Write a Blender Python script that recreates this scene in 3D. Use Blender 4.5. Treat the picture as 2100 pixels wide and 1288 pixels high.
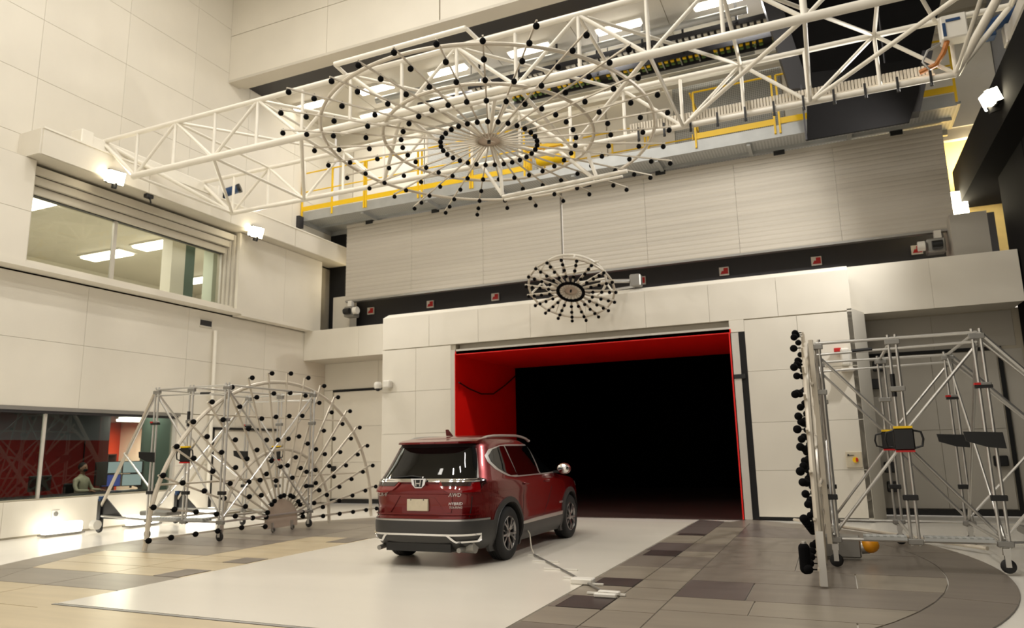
import bpy, bmesh, math, random
from mathutils import Vector, Matrix
random.seed(7)
for o in list(bpy.data.objects): bpy.data.objects.remove(o, do_unlink=True)
SC = bpy.context.scene; COL = SC.collection
PI = math.pi; sin, cos = math.sin, math.cos
V = Vector
# ------------------------------------------------------------------ camera
YAW, PITCH, ROLL, FPX, EYE = -.409423791, .186692791, -.020077881, 1479.24, 1.6
fw = V((sin(YAW)*cos(PITCH), cos(YAW)*cos(PITCH), sin(PITCH)))
ri = V((cos(YAW), -sin(YAW), 0)); up = ri.cross(fw)
ri, up = cos(ROLL)*ri+sin(ROLL)*up, -sin(ROLL)*ri+cos(ROLL)*up
cam_d = bpy.data.cameras.new('camera'); cam = bpy.data.objects.new('camera', cam_d); COL.objects.link(cam)
cam.matrix_world = Matrix((( ri.x, up.x, -fw.x, 0), (ri.y, up.y, -fw.y, 0), (ri.z, up.z, -fw.z, EYE), (0, 0, 0, 1)))
cam_d.sensor_width = 36; cam_d.lens = FPX/2100*36; cam_d.clip_end = 200; cam_d.clip_start = .05
SC.camera = cam
cam_d.dof.use_dof = True; cam_d.dof.focus_distance = 4.2; cam_d.dof.aperture_fstop = 3.4
def P(ax, val, x, y):
    """point where the sight line of photo position (x, y) meets the plane axis=val"""
    d = ri*((x-1050)/FPX) + up*(-(y-644)/FPX) + fw
    o = V((0, 0, EYE)); t = (val-o[ax])/d[ax]
    return o+d*t
# ------------------------------------------------------------------ world, view
w = bpy.data.worlds.new('world'); SC.world = w; w.use_nodes = True
bg = w.node_tree.nodes['Background']; bg.inputs[0].default_value = (1.0, .9, .76, 1); bg.inputs[1].default_value = .85
SC.view_settings.view_transform = 'Standard'; SC.view_settings.look = 'None'
SC.view_settings.gamma = 1; SC.view_settings.use_curve_mapping = False
SC.view_settings.exposure = 0.0
WARM = (.97, .935, .89)
def area(name, loc, size, power, rot=(0, 0, 0), color=WARM, sy=None):
    l = bpy.data.lights.new(name, 'AREA'); l.energy = power; l.color = color; l.size = size
    if sy: l.shape = 'RECTANGLE'; l.size_y = sy
    o = bpy.data.objects.new(name, l); o.location = loc; o.rotation_euler = rot; COL.objects.link(o); return o
def aim(o, tgt): o.rotation_euler = (V(tgt)-o.location).to_track_quat('-Z', 'Y').to_euler()
def spot(name, loc, tgt, power, ang=120, color=WARM, r=.12):
    l = bpy.data.lights.new(name, 'SPOT'); l.energy = power; l.color = color; l.spot_size = math.radians(ang); l.spot_blend = .6; l.shadow_soft_size = r
    o = bpy.data.objects.new(name, l); o.location = loc; COL.objects.link(o); aim(o, tgt); return o
LAMP_ROWS = [(x, y) for y in (-1, 4.5, 10) for x in (-13.2, -9.4, -5.6, -1.8)]
for x, y in LAMP_ROWS: area('hall_lamp_light', (x, y, 15.75), .45, (25 if x < -12 else 240) if x < -8 else 175, sy=1.9)
FL1 = (-15.02, 11.15, 8.15); FL2 = (-15.02, 15.8, 8.08); FL3 = (3.3, 15.3, 7.95)
spot('ledge_flood_light', (-14.8, 11.1, 8.1), (-6, 12, 0), 420, 130)
spot('ledge_flood_light', (-14.8, 15.7, 8.0), (-6, 14, 0), 420, 130)
spot('ledge_flood_light', (3.0, 15.1, 7.9), (-13, 15, 4), 1200, 140)
# ------------------------------------------------------------------ materials
def srgb(r, g, b):
    f = lambda c: (c/255/12.92) if c/255 <= .04045 else ((c/255+.055)/1.055)**2.4
    return (f(r), f(g), f(b), 1)
MATS = {}
def mat(name, col, rough=.5, metal=0, emit=None, es=0, coat=0, var=0, scale=4, bump=0, stretch=None, spec=.5, bscale=None):
    if name in MATS: return MATS[name]
    m = bpy.data.materials.new(name); m.use_nodes = True; nt = m.node_tree; b = nt.nodes['Principled BSDF']
    if len(col) == 3: col = tuple(col)+(1,)
    b.inputs['Base Color'].default_value = col; b.inputs['Roughness'].default_value = rough; b.inputs['Metallic'].default_value = metal
    b.inputs['Coat Weight'].default_value = coat; b.inputs['Coat Roughness'].default_value = .04; b.inputs['Specular IOR Level'].default_value = spec
    if emit: b.inputs['Emission Color'].default_value = tuple(emit)+(1,); b.inputs['Emission Strength'].default_value = es
    if var or bump:
        tc = nt.nodes.new('ShaderNodeTexCoord'); mp = nt.nodes.new('ShaderNodeMapping')
        if stretch: mp.inputs['Scale'].default_value = stretch
        nt.links.new(tc.outputs['Object'], mp.inputs[0])
        n = nt.nodes.new('ShaderNodeTexNoise'); n.inputs['Scale'].default_value = scale; n.inputs['Detail'].default_value = 5
        nt.links.new(mp.outputs[0], n.inputs['Vector'])
        if var:
            r = nt.nodes.new('ShaderNodeMapRange'); r.inputs[1].default_value = .3; r.inputs[2].default_value = .7
            r.inputs[3].default_value = 1-var; r.inputs[4].default_value = 1+var*.6
            mx = nt.nodes.new('ShaderNodeMix'); mx.data_type = 'RGBA'; mx.blend_type = 'MULTIPLY'; mx.inputs[0].default_value = 1
            nt.links.new(n.outputs[0], r.inputs[0]); mx.inputs[6].default_value = col
            nt.links.new(r.outputs[0], mx.inputs[7]); nt.links.new(mx.outputs[2], b.inputs['Base Color'])
        if bump:
            bp = nt.nodes.new('ShaderNodeBump'); bp.inputs['Strength'].default_value = bump; bp.inputs['Distance'].default_value = .02
            nt.links.new(n.outputs[0], bp.inputs['Height']); nt.links.new(bp.outputs[0], b.inputs['Normal'])
    MATS[name] = m; return m
def glass(name, tint, refl=1.5, rough=0.0):
    m = bpy.data.materials.new(name); m.use_nodes = True; nt = m.node_tree; nt.nodes.clear()
    out = nt.nodes.new('ShaderNodeOutputMaterial'); mx = nt.nodes.new('ShaderNodeMixShader'); fr = nt.nodes.new('ShaderNodeFresnel')
    t = nt.nodes.new('ShaderNodeBsdfTransparent'); g = nt.nodes.new('ShaderNodeBsdfGlossy'); fr.inputs[0].default_value = refl
    t.inputs[0].default_value = tuple(tint)+(1,); g.inputs['Roughness'].default_value = rough
    ge = nt.nodes.new('ShaderNodeNewGeometry'); ma = nt.nodes.new('ShaderNodeMath'); ma.operation = 'MULTIPLY_ADD'; ma.inputs[1].default_value = -1; ma.inputs[2].default_value = 1
    mu = nt.nodes.new('ShaderNodeMath'); mu.operation = 'MULTIPLY'; nt.links.new(ge.outputs['Backfacing'], ma.inputs[0]); nt.links.new(ma.outputs[0], mu.inputs[0]); nt.links.new(fr.outputs[0], mu.inputs[1])
    nt.links.new(mu.outputs[0], mx.inputs[0]); nt.links.new(t.outputs[0], mx.inputs[1]); nt.links.new(g.outputs[0], mx.inputs[2]); nt.links.new(mx.outputs[0], out.inputs[0])
    MATS[name] = m; return m
def gridmat(name, base, line, sx, sz, fac=.12):
    """woven wire mesh: thin light wires with gaps, brick texture as a square grid"""
    m = bpy.data.materials.new(name); m.use_nodes = True; nt = m.node_tree; b = nt.nodes['Principled BSDF']
    tc = nt.nodes.new('ShaderNodeTexCoord'); sp = nt.nodes.new('ShaderNodeSeparateXYZ'); cb = nt.nodes.new('ShaderNodeCombineXYZ')
    br = nt.nodes.new('ShaderNodeTexBrick'); br.offset = 0; br.inputs['Scale'].default_value = 1; br.inputs['Mortar Size'].default_value = sx*fac
    br.inputs['Brick Width'].default_value = sx; br.inputs['Row Height'].default_value = sz
    br.inputs['Color1'].default_value = base; br.inputs['Color2'].default_value = base; br.inputs['Mortar'].default_value = line
    nt.links.new(tc.outputs['Object'], sp.inputs[0]); nt.links.new(sp.outputs[0], cb.inputs[0])
    ad = nt.nodes.new('ShaderNodeMath'); ad.operation = 'ADD'; nt.links.new(sp.outputs[1], ad.inputs[0]); nt.links.new(sp.outputs[2], ad.inputs[1])
    nt.links.new(ad.outputs[0], cb.inputs[1]); nt.links.new(cb.outputs[0], br.inputs['Vector']); nt.links.new(br.outputs[0], b.inputs['Base Color'])
    b.inputs['Roughness'].default_value = .5; b.inputs['Metallic'].default_value = .2; MATS[name] = m; return m
M_WALL = mat('painted_panel', srgb(226, 220, 206), .55, var=.05, scale=.7)
M_WALL2 = mat('painted_panel_grey', srgb(206, 200, 186), .55, var=.05, scale=.7)
M_SEAM = mat('seam_backing', srgb(176, 168, 150), .8, var=.02)  # backing tone visible in the joints between wall panels
M_DOORG = mat('recess_door_grey', srgb(176, 171, 160), .5, var=.04, scale=.8)
M_RIB = mat('ribbed_door_steel', srgb(190, 183, 170), .45, var=.08, scale=1.2, stretch=(.15, 1, 5))
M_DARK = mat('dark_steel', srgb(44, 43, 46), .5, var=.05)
M_BLACK = mat('black_foam_cloth', srgb(14, 13, 13), .9, var=.1, spec=.15)
M_GAP = mat('black_gap', srgb(12, 12, 12), .8, var=.01)
M_TUN = mat('tunnel_black', srgb(5, 5, 5), .9, var=.01, spec=.1)
M_RED = mat('nozzle_red', srgb(238, 22, 14), .42, var=.04, scale=1.5)
M_WHITE = mat('white_enamel_tube', srgb(240, 235, 222), .32, var=.02)
M_LITE = mat('frame_light_metal', srgb(205, 200, 190), .4, metal=.2, var=.03)
M_ALU = mat('aluminium_tube', srgb(205, 203, 198), .3, metal=.75, var=.03)
M_ALUD = mat('aluminium_dull', srgb(150, 148, 143), .4, metal=.6, var=.05)
M_CREAM = mat('array_cream_tube', srgb(206, 197, 180), .38, metal=.1, var=.02)
M_HUB = mat('hub_plywood', srgb(196, 178, 160), .5, var=.05, scale=6)
M_MIC = mat('microphone_foam', srgb(14, 14, 15), .95, var=.1, scale=60, spec=.1)
M_YEL = mat('railing_yellow', srgb(250, 205, 10), .4, var=.03)
M_GALV = mat('galvanised_steel', srgb(178, 180, 178), .4, metal=.35, var=.08, scale=3)
M_GRATE = gridmat('galvanised_grating', srgb(150, 153, 150), srgb(190, 192, 190), .08, .08, .25)
M_MESH = gridmat('wire_mesh_panel', srgb(128, 130, 127), srgb(190, 190, 186), .055, .055, .2)
M_LAMP = mat('lamp_glow', (1, 1, 1), .5, emit=(1, .93, .8), es=9, var=.01)
M_FLOOD = mat('flood_glow', (1, 1, 1), .5, emit=(1, .88, .62), es=28, var=.01)
M_FLED = mat('floor_led_glow', (1, 1, 1), .5, emit=(1, .95, .82), es=4.5, var=.01)
M_WLAMP = mat('corridor_glow', (1, 1, 1), .5, emit=(1, .84, .5), es=2.2, var=.01)
M_FLOORW = mat('floor_white_epoxy', srgb(240, 236, 226), .2, var=.05, scale=.8)
M_BELT = mat('belt_white', srgb(224, 218, 205), .24, var=.04, scale=.5, stretch=(.4, 2, 1))
M_PA = mat('floor_panel_taupe', srgb(142, 133, 119), .36, var=.12, scale=1.2, stretch=(.5, 4, 1))
M_PB = mat('floor_panel_grey', srgb(124, 115, 105), .34, var=.12, scale=1.2, stretch=(.5, 4, 1))
M_PC = mat('floor_panel_plum', srgb(102, 92, 88), .34, var=.10, scale=1.2, stretch=(.5, 4, 1))
M_PD = mat('floor_plate_dark', srgb(62, 52, 50), .4, var=.10, scale=2)
M_PL = mat('floor_panel_warm_reflection', srgb(196, 180, 148), .32, var=.10, scale=1.2, stretch=(.5, 4, 1))  # sand tone has the warm reflection on the left floor painted in
M_BLUE = mat('motor_blue', srgb(28, 62, 104), .4, var=.05)
M_CAR = mat('car_red_paint', srgb(108, 2, 6), .26, metal=.5, coat=.7, var=.02)
M_CGLASS = mat('car_dark_glass', srgb(6, 7, 7), .03, var=.01, spec=.4)
M_CHROME = mat('chrome', srgb(225, 225, 225), .07, metal=1, var=.01)
M_CLAD = mat('cladding_grey', srgb(54, 53, 52), .45, var=.03)
M_TYRE = mat('tyre_rubber', srgb(22, 22, 22), .75, var=.05, scale=20)
M_RIM = mat('alloy_rim', srgb(150, 148, 148), .25, metal=.85, var=.02)
M_LENS = mat('tail_lens_red', srgb(120, 6, 10), .08, coat=1, var=.02)
M_LENSD = mat('tail_lens_dark', srgb(36, 10, 12), .08, coat=1, var=.02)
M_SILVER = mat('silver_trim', srgb(200, 198, 194), .3, metal=.8, var=.02)
M_PLATE = mat('plate_cream', srgb(206, 196, 172), .5, var=.05, scale=20)
M_CRED = mat('control_wall_red', srgb(140, 22, 20), .6, var=.04)
M_CORG = mat('control_wall_orange', srgb(235, 74, 30), .6, var=.04)
M_CGREY = mat('control_wall_grey', srgb(140, 140, 150), .6, var=.04)
M_CWHT = mat('control_wall_white', srgb(240, 222, 200), .6, var=.04)
M_TEAL = mat('door_teal', srgb(98, 118, 108), .5, var=.04)
M_SCREEN = mat('monitor_screen', (.02, .02, .02), .3, emit=(.62, .72, .72), es=.9, var=.3, scale=9)
M_SCREENB = mat('monitor_screen_blue', (.02, .02, .02), .3, emit=(.08, .12, .5), es=.9, var=.3, scale=9)
M_SKIN = mat('skin', srgb(150, 110, 88), .6, var=.05)
M_SHIRT = mat('shirt_beige', srgb(176, 170, 148), .8, var=.1, scale=14)
M_HAIR = mat('hair_dark', srgb(40, 32, 28), .8, var=.1)
M_MASK = mat('mask_dark', srgb(40, 44, 46), .8, var=.1)
M_ORANGE = mat('orange_plastic', srgb(240, 160, 20), .4, var=.03)
M_REDP = mat('red_plastic', srgb(190, 24, 22), .4, var=.03)
M_WPLAS = mat('white_plastic', srgb(228, 224, 214), .4, var=.02)
M_BLK = mat('black_plastic', srgb(20, 20, 21), .45, var=.05)
M_PLANT = mat('dark_leaf', srgb(24, 32, 24), .8, var=.2, scale=10)
G_UP = glass('upper_window_glass', (.86, .88, .84), 1.5)
G_LOW = glass('lower_window_glass', (.62, .66, .62), 1.5)
# ------------------------------------------------------------------ mesh helpers
class MB:
    def __init__(s): s.v = []; s.f = []
    def add(s, vs, fs):
        n = len(s.v); s.v += [tuple(v) for v in vs]; s.f += [tuple(i+n for i in f) for f in fs]; return s
    def box(s, x0, x1, y0, y1, z0, z1, M=None):
        vs = [V((x, y, z)) for z in (z0, z1) for y in (y0, y1) for x in (x0, x1)]
        if M: vs = [M @ v for v in vs]
        return s.add(vs, [(0, 2, 3, 1), (4, 5, 7, 6), (0, 1, 5, 4), (2, 6, 7, 3), (0, 4, 6, 2), (1, 3, 7, 5)])
    def cbox(s, c, d, M=None):
        return s.box(c[0]-d[0]/2, c[0]+d[0]/2, c[1]-d[1]/2, c[1]+d[1]/2, c[2]-d[2]/2, c[2]+d[2]/2, M)
    def bevbox(s, x0, x1, y0, y1, z0, z1, b=.01, M=None):
        vs = []; 
        for z, i in ((z0, b), (z0+b, 0), (z1-b, 0), (z1, b)):
            a = [(x0+i, y0+i), (x1-i, y0+i), (x1-i, y1-i), (x0+i, y1-i)]
            if i == 0: a = [(x0+b, y0), (x1-b, y0), (x1, y0+b), (x1, y1-b), (x1-b, y1), (x0+b, y1), (x0, y1-b), (x0, y0+b)]
            else: a = [(x0+b, y0+b), (x1-b, y0+b), (x1-b, y0+b), (x1-b, y1-b), (x1-b, y1-b), (x0+b, y1-b), (x0+b, y1-b), (x0+b, y0+b)]
            vs += [V((p[0], p[1], z)) for p in a]
        if M: vs = [M @ v for v in vs]
        fs = [tuple(range(7, -1, -1)), tuple(range(24, 32))]
        for k in range(3):
            for i in range(8): j = (i+1) % 8; fs.append((k*8+i, k*8+j, k*8+8+j, k*8+8+i))
        return s.add(vs, fs)
    def tube(s, p, q, r, n=8, r2=None, caps=True):
        p = V(p); q = V(q); d = q-p
        if d.length < 1e-6: return s
        z = d.normalized(); a = V((0, 0, 1)) if abs(z.z) < .9 else V((1, 0, 0)); x = z.cross(a).normalized(); y = z.cross(x)
        r2 = r if r2 is None else r2
        vs = [p+(x*cos(2*PI*i/n)+y*sin(2*PI*i/n))*r for i in range(n)]+[q+(x*cos(2*PI*i/n)+y*sin(2*PI*i/n))*r2 for i in range(n)]
        fs = [(i, (i+1) % n, n+(i+1) % n, n+i) for i in range(n)]
        if caps: fs += [tuple(range(n-1, -1, -1)), tuple(range(n, 2*n))]
        return s.add(vs, fs)
    def bar(s, p, q, wd, ht, upv=(0, 0, 1)):
        p = V(p); q = V(q); z = (q-p).normalized(); u = V(upv); x = z.cross(u)
        if x.length < 1e-4: x = z.cross(V((1, 0, 0)))
        x.normalize(); y = x.cross(z)
        vs = [a+x*sx*wd/2+y*sy*ht/2 for a in (p, q) for sx, sy in ((-1, -1), (1, -1), (1, 1), (-1, 1))]
        return s.add(vs, [(3, 2, 1, 0), (4, 5, 6, 7), (0, 1, 5, 4), (1, 2, 6, 5), (2, 3, 7, 6), (3, 0, 4, 7)])
    def path(s, pts, r, n=8, closed=False):
        pts = [V(p) for p in pts]; N = len(pts); vs = []; fs = []; prev = None
        for i, p in enumerate(pts):
            if closed: t = (pts[(i+1) % N]-pts[i-1]).normalized()
            else: t = (pts[min(i+1, N-1)]-pts[max(i-1, 0)]).normalized()
            if prev is None:
                a = V((0, 0, 1)) if abs(t.z) < .9 else V((1, 0, 0)); x = t.cross(a).normalized()
            else: x = (prev-t*prev.dot(t)).normalized()
            prev = x; y = t.cross(x)
            vs += [p+(x*cos(2*PI*k/n)+y*sin(2*PI*k/n))*r for k in range(n)]
        for i in range(N if closed else N-1):
            j = (i+1) % N
            for k in range(n): l = (k+1) % n; fs.append((i*n+k, i*n+l, j*n+l, j*n+k))
        if not closed: fs += [tuple(range(n-1, -1, -1)), tuple(range((N-1)*n, N*n))]
        return s.add(vs, fs)
    def ring(s, c, u, v, R, r, a0=0, a1=360, seg=72, n=8, ku=1, kv=1):
        c = V(c); u = V(u); v = V(v); closed = abs(a1-a0-360) < 1e-6; N = seg if closed else seg+1
        return s.path([c+u*(R*ku*cos(math.radians(a0+(a1-a0)*i/seg)))+v*(R*kv*sin(math.radians(a0+(a1-a0)*i/seg))) for i in range(N)], r, n, closed)
    def lathe(s, prof, M=None, n=32):
        """prof: (radius, height) pairs about local z"""
        vs = []; fs = []; K = len(prof)
        for i in range(n):
            for r, h in prof: vs.append(V((r*cos(2*PI*i/n), r*sin(2*PI*i/n), h)))
        if M: vs = [M @ v for v in vs]
        for i in range(n):
            j = (i+1) % n
            for k in range(K-1): fs.append((i*K+k, j*K+k, j*K+k+1, i*K+k+1))
        return s.add(vs, fs)
    def prism(s, poly, ax, a, b):
        """poly: 2-D outline in the two other axes, extruded along axis ax from a to b"""
        def mk(p, t):
            q = [p[0], p[1]]; q.insert(ax, t); return V(q)
        n = len(poly); vs = [mk(p, a) for p in poly]+[mk(p, b) for p in poly]
        return s.add(vs, [tuple(range(n-1, -1, -1)), tuple(range(n, 2*n))]+[(i, (i+1) % n, n+(i+1) % n, n+i) for i in range(n)])
    def ball(s, c, r, seg=16, rings=10, sc=(1, 1, 1)):
        c = V(c); vs = [c+V((0, 0, -r*sc[2]))]; fs = []
        for j in range(1, rings):
            t = -PI/2+PI*j/rings
            for i in range(seg): a = 2*PI*i/seg; vs.append(c+V((r*cos(t)*cos(a)*sc[0], r*cos(t)*sin(a)*sc[1], r*sin(t)*sc[2])))
        vs.append(c+V((0, 0, r*sc[2]))); L = len(vs)-1
        for i in range(seg):
            k = (i+1) % seg; fs.append((0, 1+k, 1+i)); fs.append((L, 1+(rings-2)*seg+i, 1+(rings-2)*seg+k))
            for j in range(rings-2): a = 1+j*seg; fs.append((a+i, a+k, a+seg+k, a+seg+i))
        return s.add(vs, fs)
    def mesh(s, name, m, smooth=False):
        me = bpy.data.meshes.new(name); me.from_pydata(s.v, [], s.f)
        ms = m if isinstance(m, (list, tuple)) else [m]
        for q in ms: me.materials.append(q)
        bm = bmesh.new(); bm.from_mesh(me); bmesh.ops.remove_doubles(bm, verts=bm.verts, dist=1e-6); bmesh.ops.recalc_face_normals(bm, faces=bm.faces); bm.to_mesh(me); bm.free()
        if smooth:
            for p in me.polygons: p.use_smooth = True
            try: me.set_sharp_from_angle(angle=math.radians(40))
            except Exception: pass
        me.update(); return me
    def build(s, name, m, parent=None, smooth=False, label=None):
        return link(name, s.mesh(name, m, smooth), parent, label=label)
def link(name, me, parent=None, M=None, label=None):
    o = bpy.data.objects.new(name, me); COL.objects.link(o)
    if parent: o.parent = parent
    if M is not None: o.matrix_local = M
    if label: o['label'] = label
    return o
def empty(name, loc=(0, 0, 0), M=None):
    o = bpy.data.objects.new(name, None); COL.objects.link(o); o.location = loc; o.empty_display_size = .2
    if M is not None: o.matrix_world = M
    return o
def tag(o, label, cat, group=None):
    o['label'] = label; o['category'] = cat
    if group: o['group'] = group
    return o
def thing(name, label, cat, loc=(0, 0, 0), M=None, group=None): return tag(empty(name, loc, M), label, cat, group)
def struct(o, label=None):
    o['kind'] = 'structure'
    if label: o['label'] = label
    return o
def S(name): 
    return struct(empty(name))
def copy_tree(o, parent=None):
    c = o.copy(); COL.objects.link(c); c.parent = parent
    for ch in list(o.children): copy_tree(ch, c)
    return c
def child(p, name, mb, m, smooth=False, label=None):
    """build mb (world coordinates) as a part of p, keeping the root's own transform"""
    me = mb.mesh(name, m, smooth); me.transform(p.matrix_basis.inverted()) ; return link(name, me, p, label=label)
def panels(parent, ax, face, a0, a1, z0, z1, na, nz, thick=.05, sgn=1, m=None, gap=.006, name='wall_panel'):
    """a clad wall face: na x nz panels on plane axis=face, outer face looking along sgn"""
    m = m or M_WALL; da = (a1-a0)/na; dz = (z1-z0)/nz
    mb = MB()
    lo, hi = (-thick, 0) if sgn > 0 else (0, thick)
    if ax == 0: mb.bevbox(lo, hi, gap/2, da-gap/2, gap/2, dz-gap/2, .004)
    else: mb.bevbox(gap/2, da-gap/2, lo, hi, gap/2, dz-gap/2, .004)
    me = mb.mesh(name, m)
    for i in range(na):
        for k in range(nz):
            T = V((face, a0+i*da, z0+k*dz)) if ax == 0 else V((a0+i*da, face, z0+k*dz))
            link(name, me, parent, Matrix.Translation(T))
# ================================================================== SETTING
WX = -15.85; RX = 4.05; FY = 17.15
# floor
fl = MB().box(-16.4, 4.6, -6, 22, -.3, -.02).build('floor', M_FLOORW); struct(fl)
# turntable made of panels, split by the belt
TC = V((-5.52, 10.82)); TR = 7.3
def clip(poly, n, d):
    out = []
    for i in range(len(poly)):
        a, b = poly[i], poly[(i+1) % len(poly)]; da = a.dot(n)-d; db = b.dot(n)-d
        if da <= 0: out.append(a)
        if (da < 0 < db) or (db < 0 < da): t = da/(da-db); out.append(a+(b-a)*t)
    return out
def disc_clip(poly, R):
    for k in range(72):
        n = V((cos(2*PI*k/72), sin(2*PI*k/72))); poly = clip(poly, n, n.dot(TC)+R)
        if len(poly) < 3: return None
    return poly
def fpanel(x0, x1, y0, y1, m, name='floor_panel', z=0.0, R=None, g=.008, hole=None):
    p = disc_clip([V((x0+g, y0+g)), V((x1-g, y0+g)), V((x1-g, y1-g)), V((x0+g, y1-g))], R or 6.62)
    if p: MB().prism([(q.x, q.y) for q in p], 2, -.02, z).build(name, m, fl)
# hole-free layout: strips beside the belt, then long boards
BX0, BX1 = -8.2, -2.89
rows = [3.9, 5.6, 6.7, 7.42, 8.04, 8.7, 9.22, 10.2, 11.24, 11.82, 12.8, 13.9, 14.2, 15.4, 16.4, 17.1]
cr = [M_PA, M_PB, M_PA, None, M_PA, None, M_PA, M_PB, None, M_PC, M_PA, None, M_PC, M_PC, M_PC]
for i in range(len(rows)-1):
    y0, y1 = rows[i], rows[i+1]; m = cr[i]
    if m is None:
        fpanel(BX1, -2.8, y0, y1, M_PB); fpanel(-2.8, -2.3, y0, y1, M_PD, 'floor_plate', .004); fpanel(-2.3, -1.75, y0, y1, M_PA)
    else:
        fpanel(BX1, -2.3, y0, y1, m); fpanel(-2.3, -1.75, y0, y1, [M_PA, M_PB][i % 2])
rr2 = [(3.9, 7.6, M_PA), (7.6, 8.3, M_PA), (8.3, 9.35, M_PB), (9.35, 10.35, M_PA), (10.35, 12.1, M_PB), (12.1, 13.9, M_PB), (13.9, 17.1, M_PB)]
for i, (y0, y1, m) in enumerate(rr2):
    xs = [-1.75, [.05, -.9, -1.0, .1, -.6, -.2, .1][i], 2.2]
    fpanel(xs[0], xs[1], y0, y1, [m, M_PA, M_PC, M_PB, m, M_PB, M_PC][i]); fpanel(xs[1], xs[2], y0, y1, m)
rl = [4.2, 5.6, 6.6, 7.55, 8.15, 8.8, 9.3, 10.3, 11.3, 12.0, 13.2, 14.4, 15.6, 17.1]
for i in range(len(rl)-1):
    y0, y1 = rl[i], rl[i+1]
    if i in (3, 5, 8):
        fpanel(-8.28, BX0, y0, y1, M_PL); fpanel(-8.75, -8.28, y0, y1, M_PB, 'floor_plate', .004); fpanel(-9.6, -8.75, y0, y1, M_PL)
    else: fpanel(-9.6, BX0, y0, y1, [M_PL, M_PL, M_PA][i % 3] if i < 9 else M_PA)
    fpanel(-12.6, -9.6, y0, y1, [M_PL, M_PL, M_PA, M_PL][i % 4] if i < 7 else [M_PA, M_PB][i % 2])
# rim ring of the turntable in sectors
for k in range(24):
    a0 = 2*PI*k/24; a1 = 2*PI*(k+1)/24; g = .0012
    pts = [TC+V((cos(a0+g+(a1-a0-2*g)*t/6), sin(a0+g+(a1-a0-2*g)*t/6)))*TR for t in range(7)]+[TC+V((cos(a1-g-(a1-a0-2*g)*t/6), sin(a1-g-(a1-a0-2*g)*t/6)))*6.64 for t in range(7)]
    mid = (a0+a1)/2; inb = BX0+.3 < TC.x+7*cos(mid) < BX1-.3
    if TC.y+TR*sin(mid) > 17.4: continue
    if not inb: MB().prism([(p.x, p.y) for p in pts], 2, -.02, -.002).build('floor_panel', M_PB if cos(mid) > 0 else M_PA, fl)
fdeck = MB().box(BX0+.01, BX1-.01, 5.82, 16.22, -.02, .006).build('ground_belt', M_BELT)
tag(fdeck, 'long white belt plate in the floor under the red car', 'floor belt')
MB().box(BX0-.02, BX1+.02, 5.76, 5.81, -.02, .004).build('edge_strip', M_ALUD, fl)
MB().box(BX0-.01, BX1+.01, 3.9, 5.75, -.02, .0).build('floor_panel', M_PL, fl)
# ---- nozzle facade (back wall)
wb = S('wall_back')
NX0, NX1, NZ = -9.13, -1.98, 4.16; FX0, FX1 = -11.47, .64
child(wb, 'core', MB().box(FX0+.05, NX0-.02, FY+.04, 19, .05, 5.3), M_SEAM)
child(wb, 'core', MB().box(NX1+.02, FX1-.05, FY+.04, 19, .05, 5.3), M_SEAM)
child(wb, 'core', MB().box(NX0-.1, NX1+.1, FY+.3, 19, NZ+.02, 5.3), M_SEAM)
child(wb, 'core', MB().box(NX0-.1, NX1+.1, FY+.04, FY+.35, 4.47, 5.3), M_SEAM)
for z0, z1 in ((.06, 1.05), (1.05, 2.1), (2.1, 3.25), (3.25, 4.44)):
    panels(wb, 1, FY, FX0, NX0-.15, z0, z1, 2, 1, sgn=-1)
    panels(wb, 1, FY, NX1+.35, FX1, z0, z1, 2, 1, sgn=-1)
panels(wb, 1, FY, FX0, FX1, 4.46, 5.36, 8, 1, sgn=-1)
child(wb, 'base_gap', MB().box(FX0, NX0-.1, FY+.02, FY+.1, 0, .06), M_GAP); child(wb, 'base_gap', MB().box(NX1+.1, FX1, FY+.02, FY+.1, 0, .06), M_GAP)
child(wb, 'coping', MB().prism([(FY, 5.37), (FY+.3, 5.52), (19.05, 5.52), (19.05, 5.3), (FY+.02, 5.3)], 0, FX0, FX1), M_WHITE)
child(wb, 'chamfer', MB().prism([(FX1, FY), (FX1+.27, 17.9), (FX1+.27, 19), (FX1-.1, 19), (FX1-.1, FY)], 2, 0, 4.5), M_WALL2)
# jambs and lintel
child(wb, 'jamb', MB().box(NX0-.14, NX0-.01, FY-.02, FY+.25, 0, 4.3), M_LITE)
child(wb, 'jamb', MB().box(NX1+.03, NX1+.21, FY-.03, FY+.25, 0, 4.16), M_LITE)
child(wb, 'jamb_gap', MB().box(NX1+.21, NX1+.35, FY+.0, FY+.12, .0, 4.2), M_GAP)
child(wb, 'lintel', MB().box(NX0+.02, NX1+.02, FY-.01, FY+.28, NZ+.02, 4.31), M_LITE)
child(wb, 'lintel', MB().box(NX1+.02, NX1+.35, FY-.005, FY+.2, 4.18, 4.46), M_WALL)
child(wb, 'slot_back', MB().box(NX0, NX1, FY+.25, FY+.3, 4.3, 4.47), M_WALL2)
child(wb, 'bracket', MB().box(NX1+.05, NX1+.3, FY-.05, FY, 3.1, 3.2), M_BLK)
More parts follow.
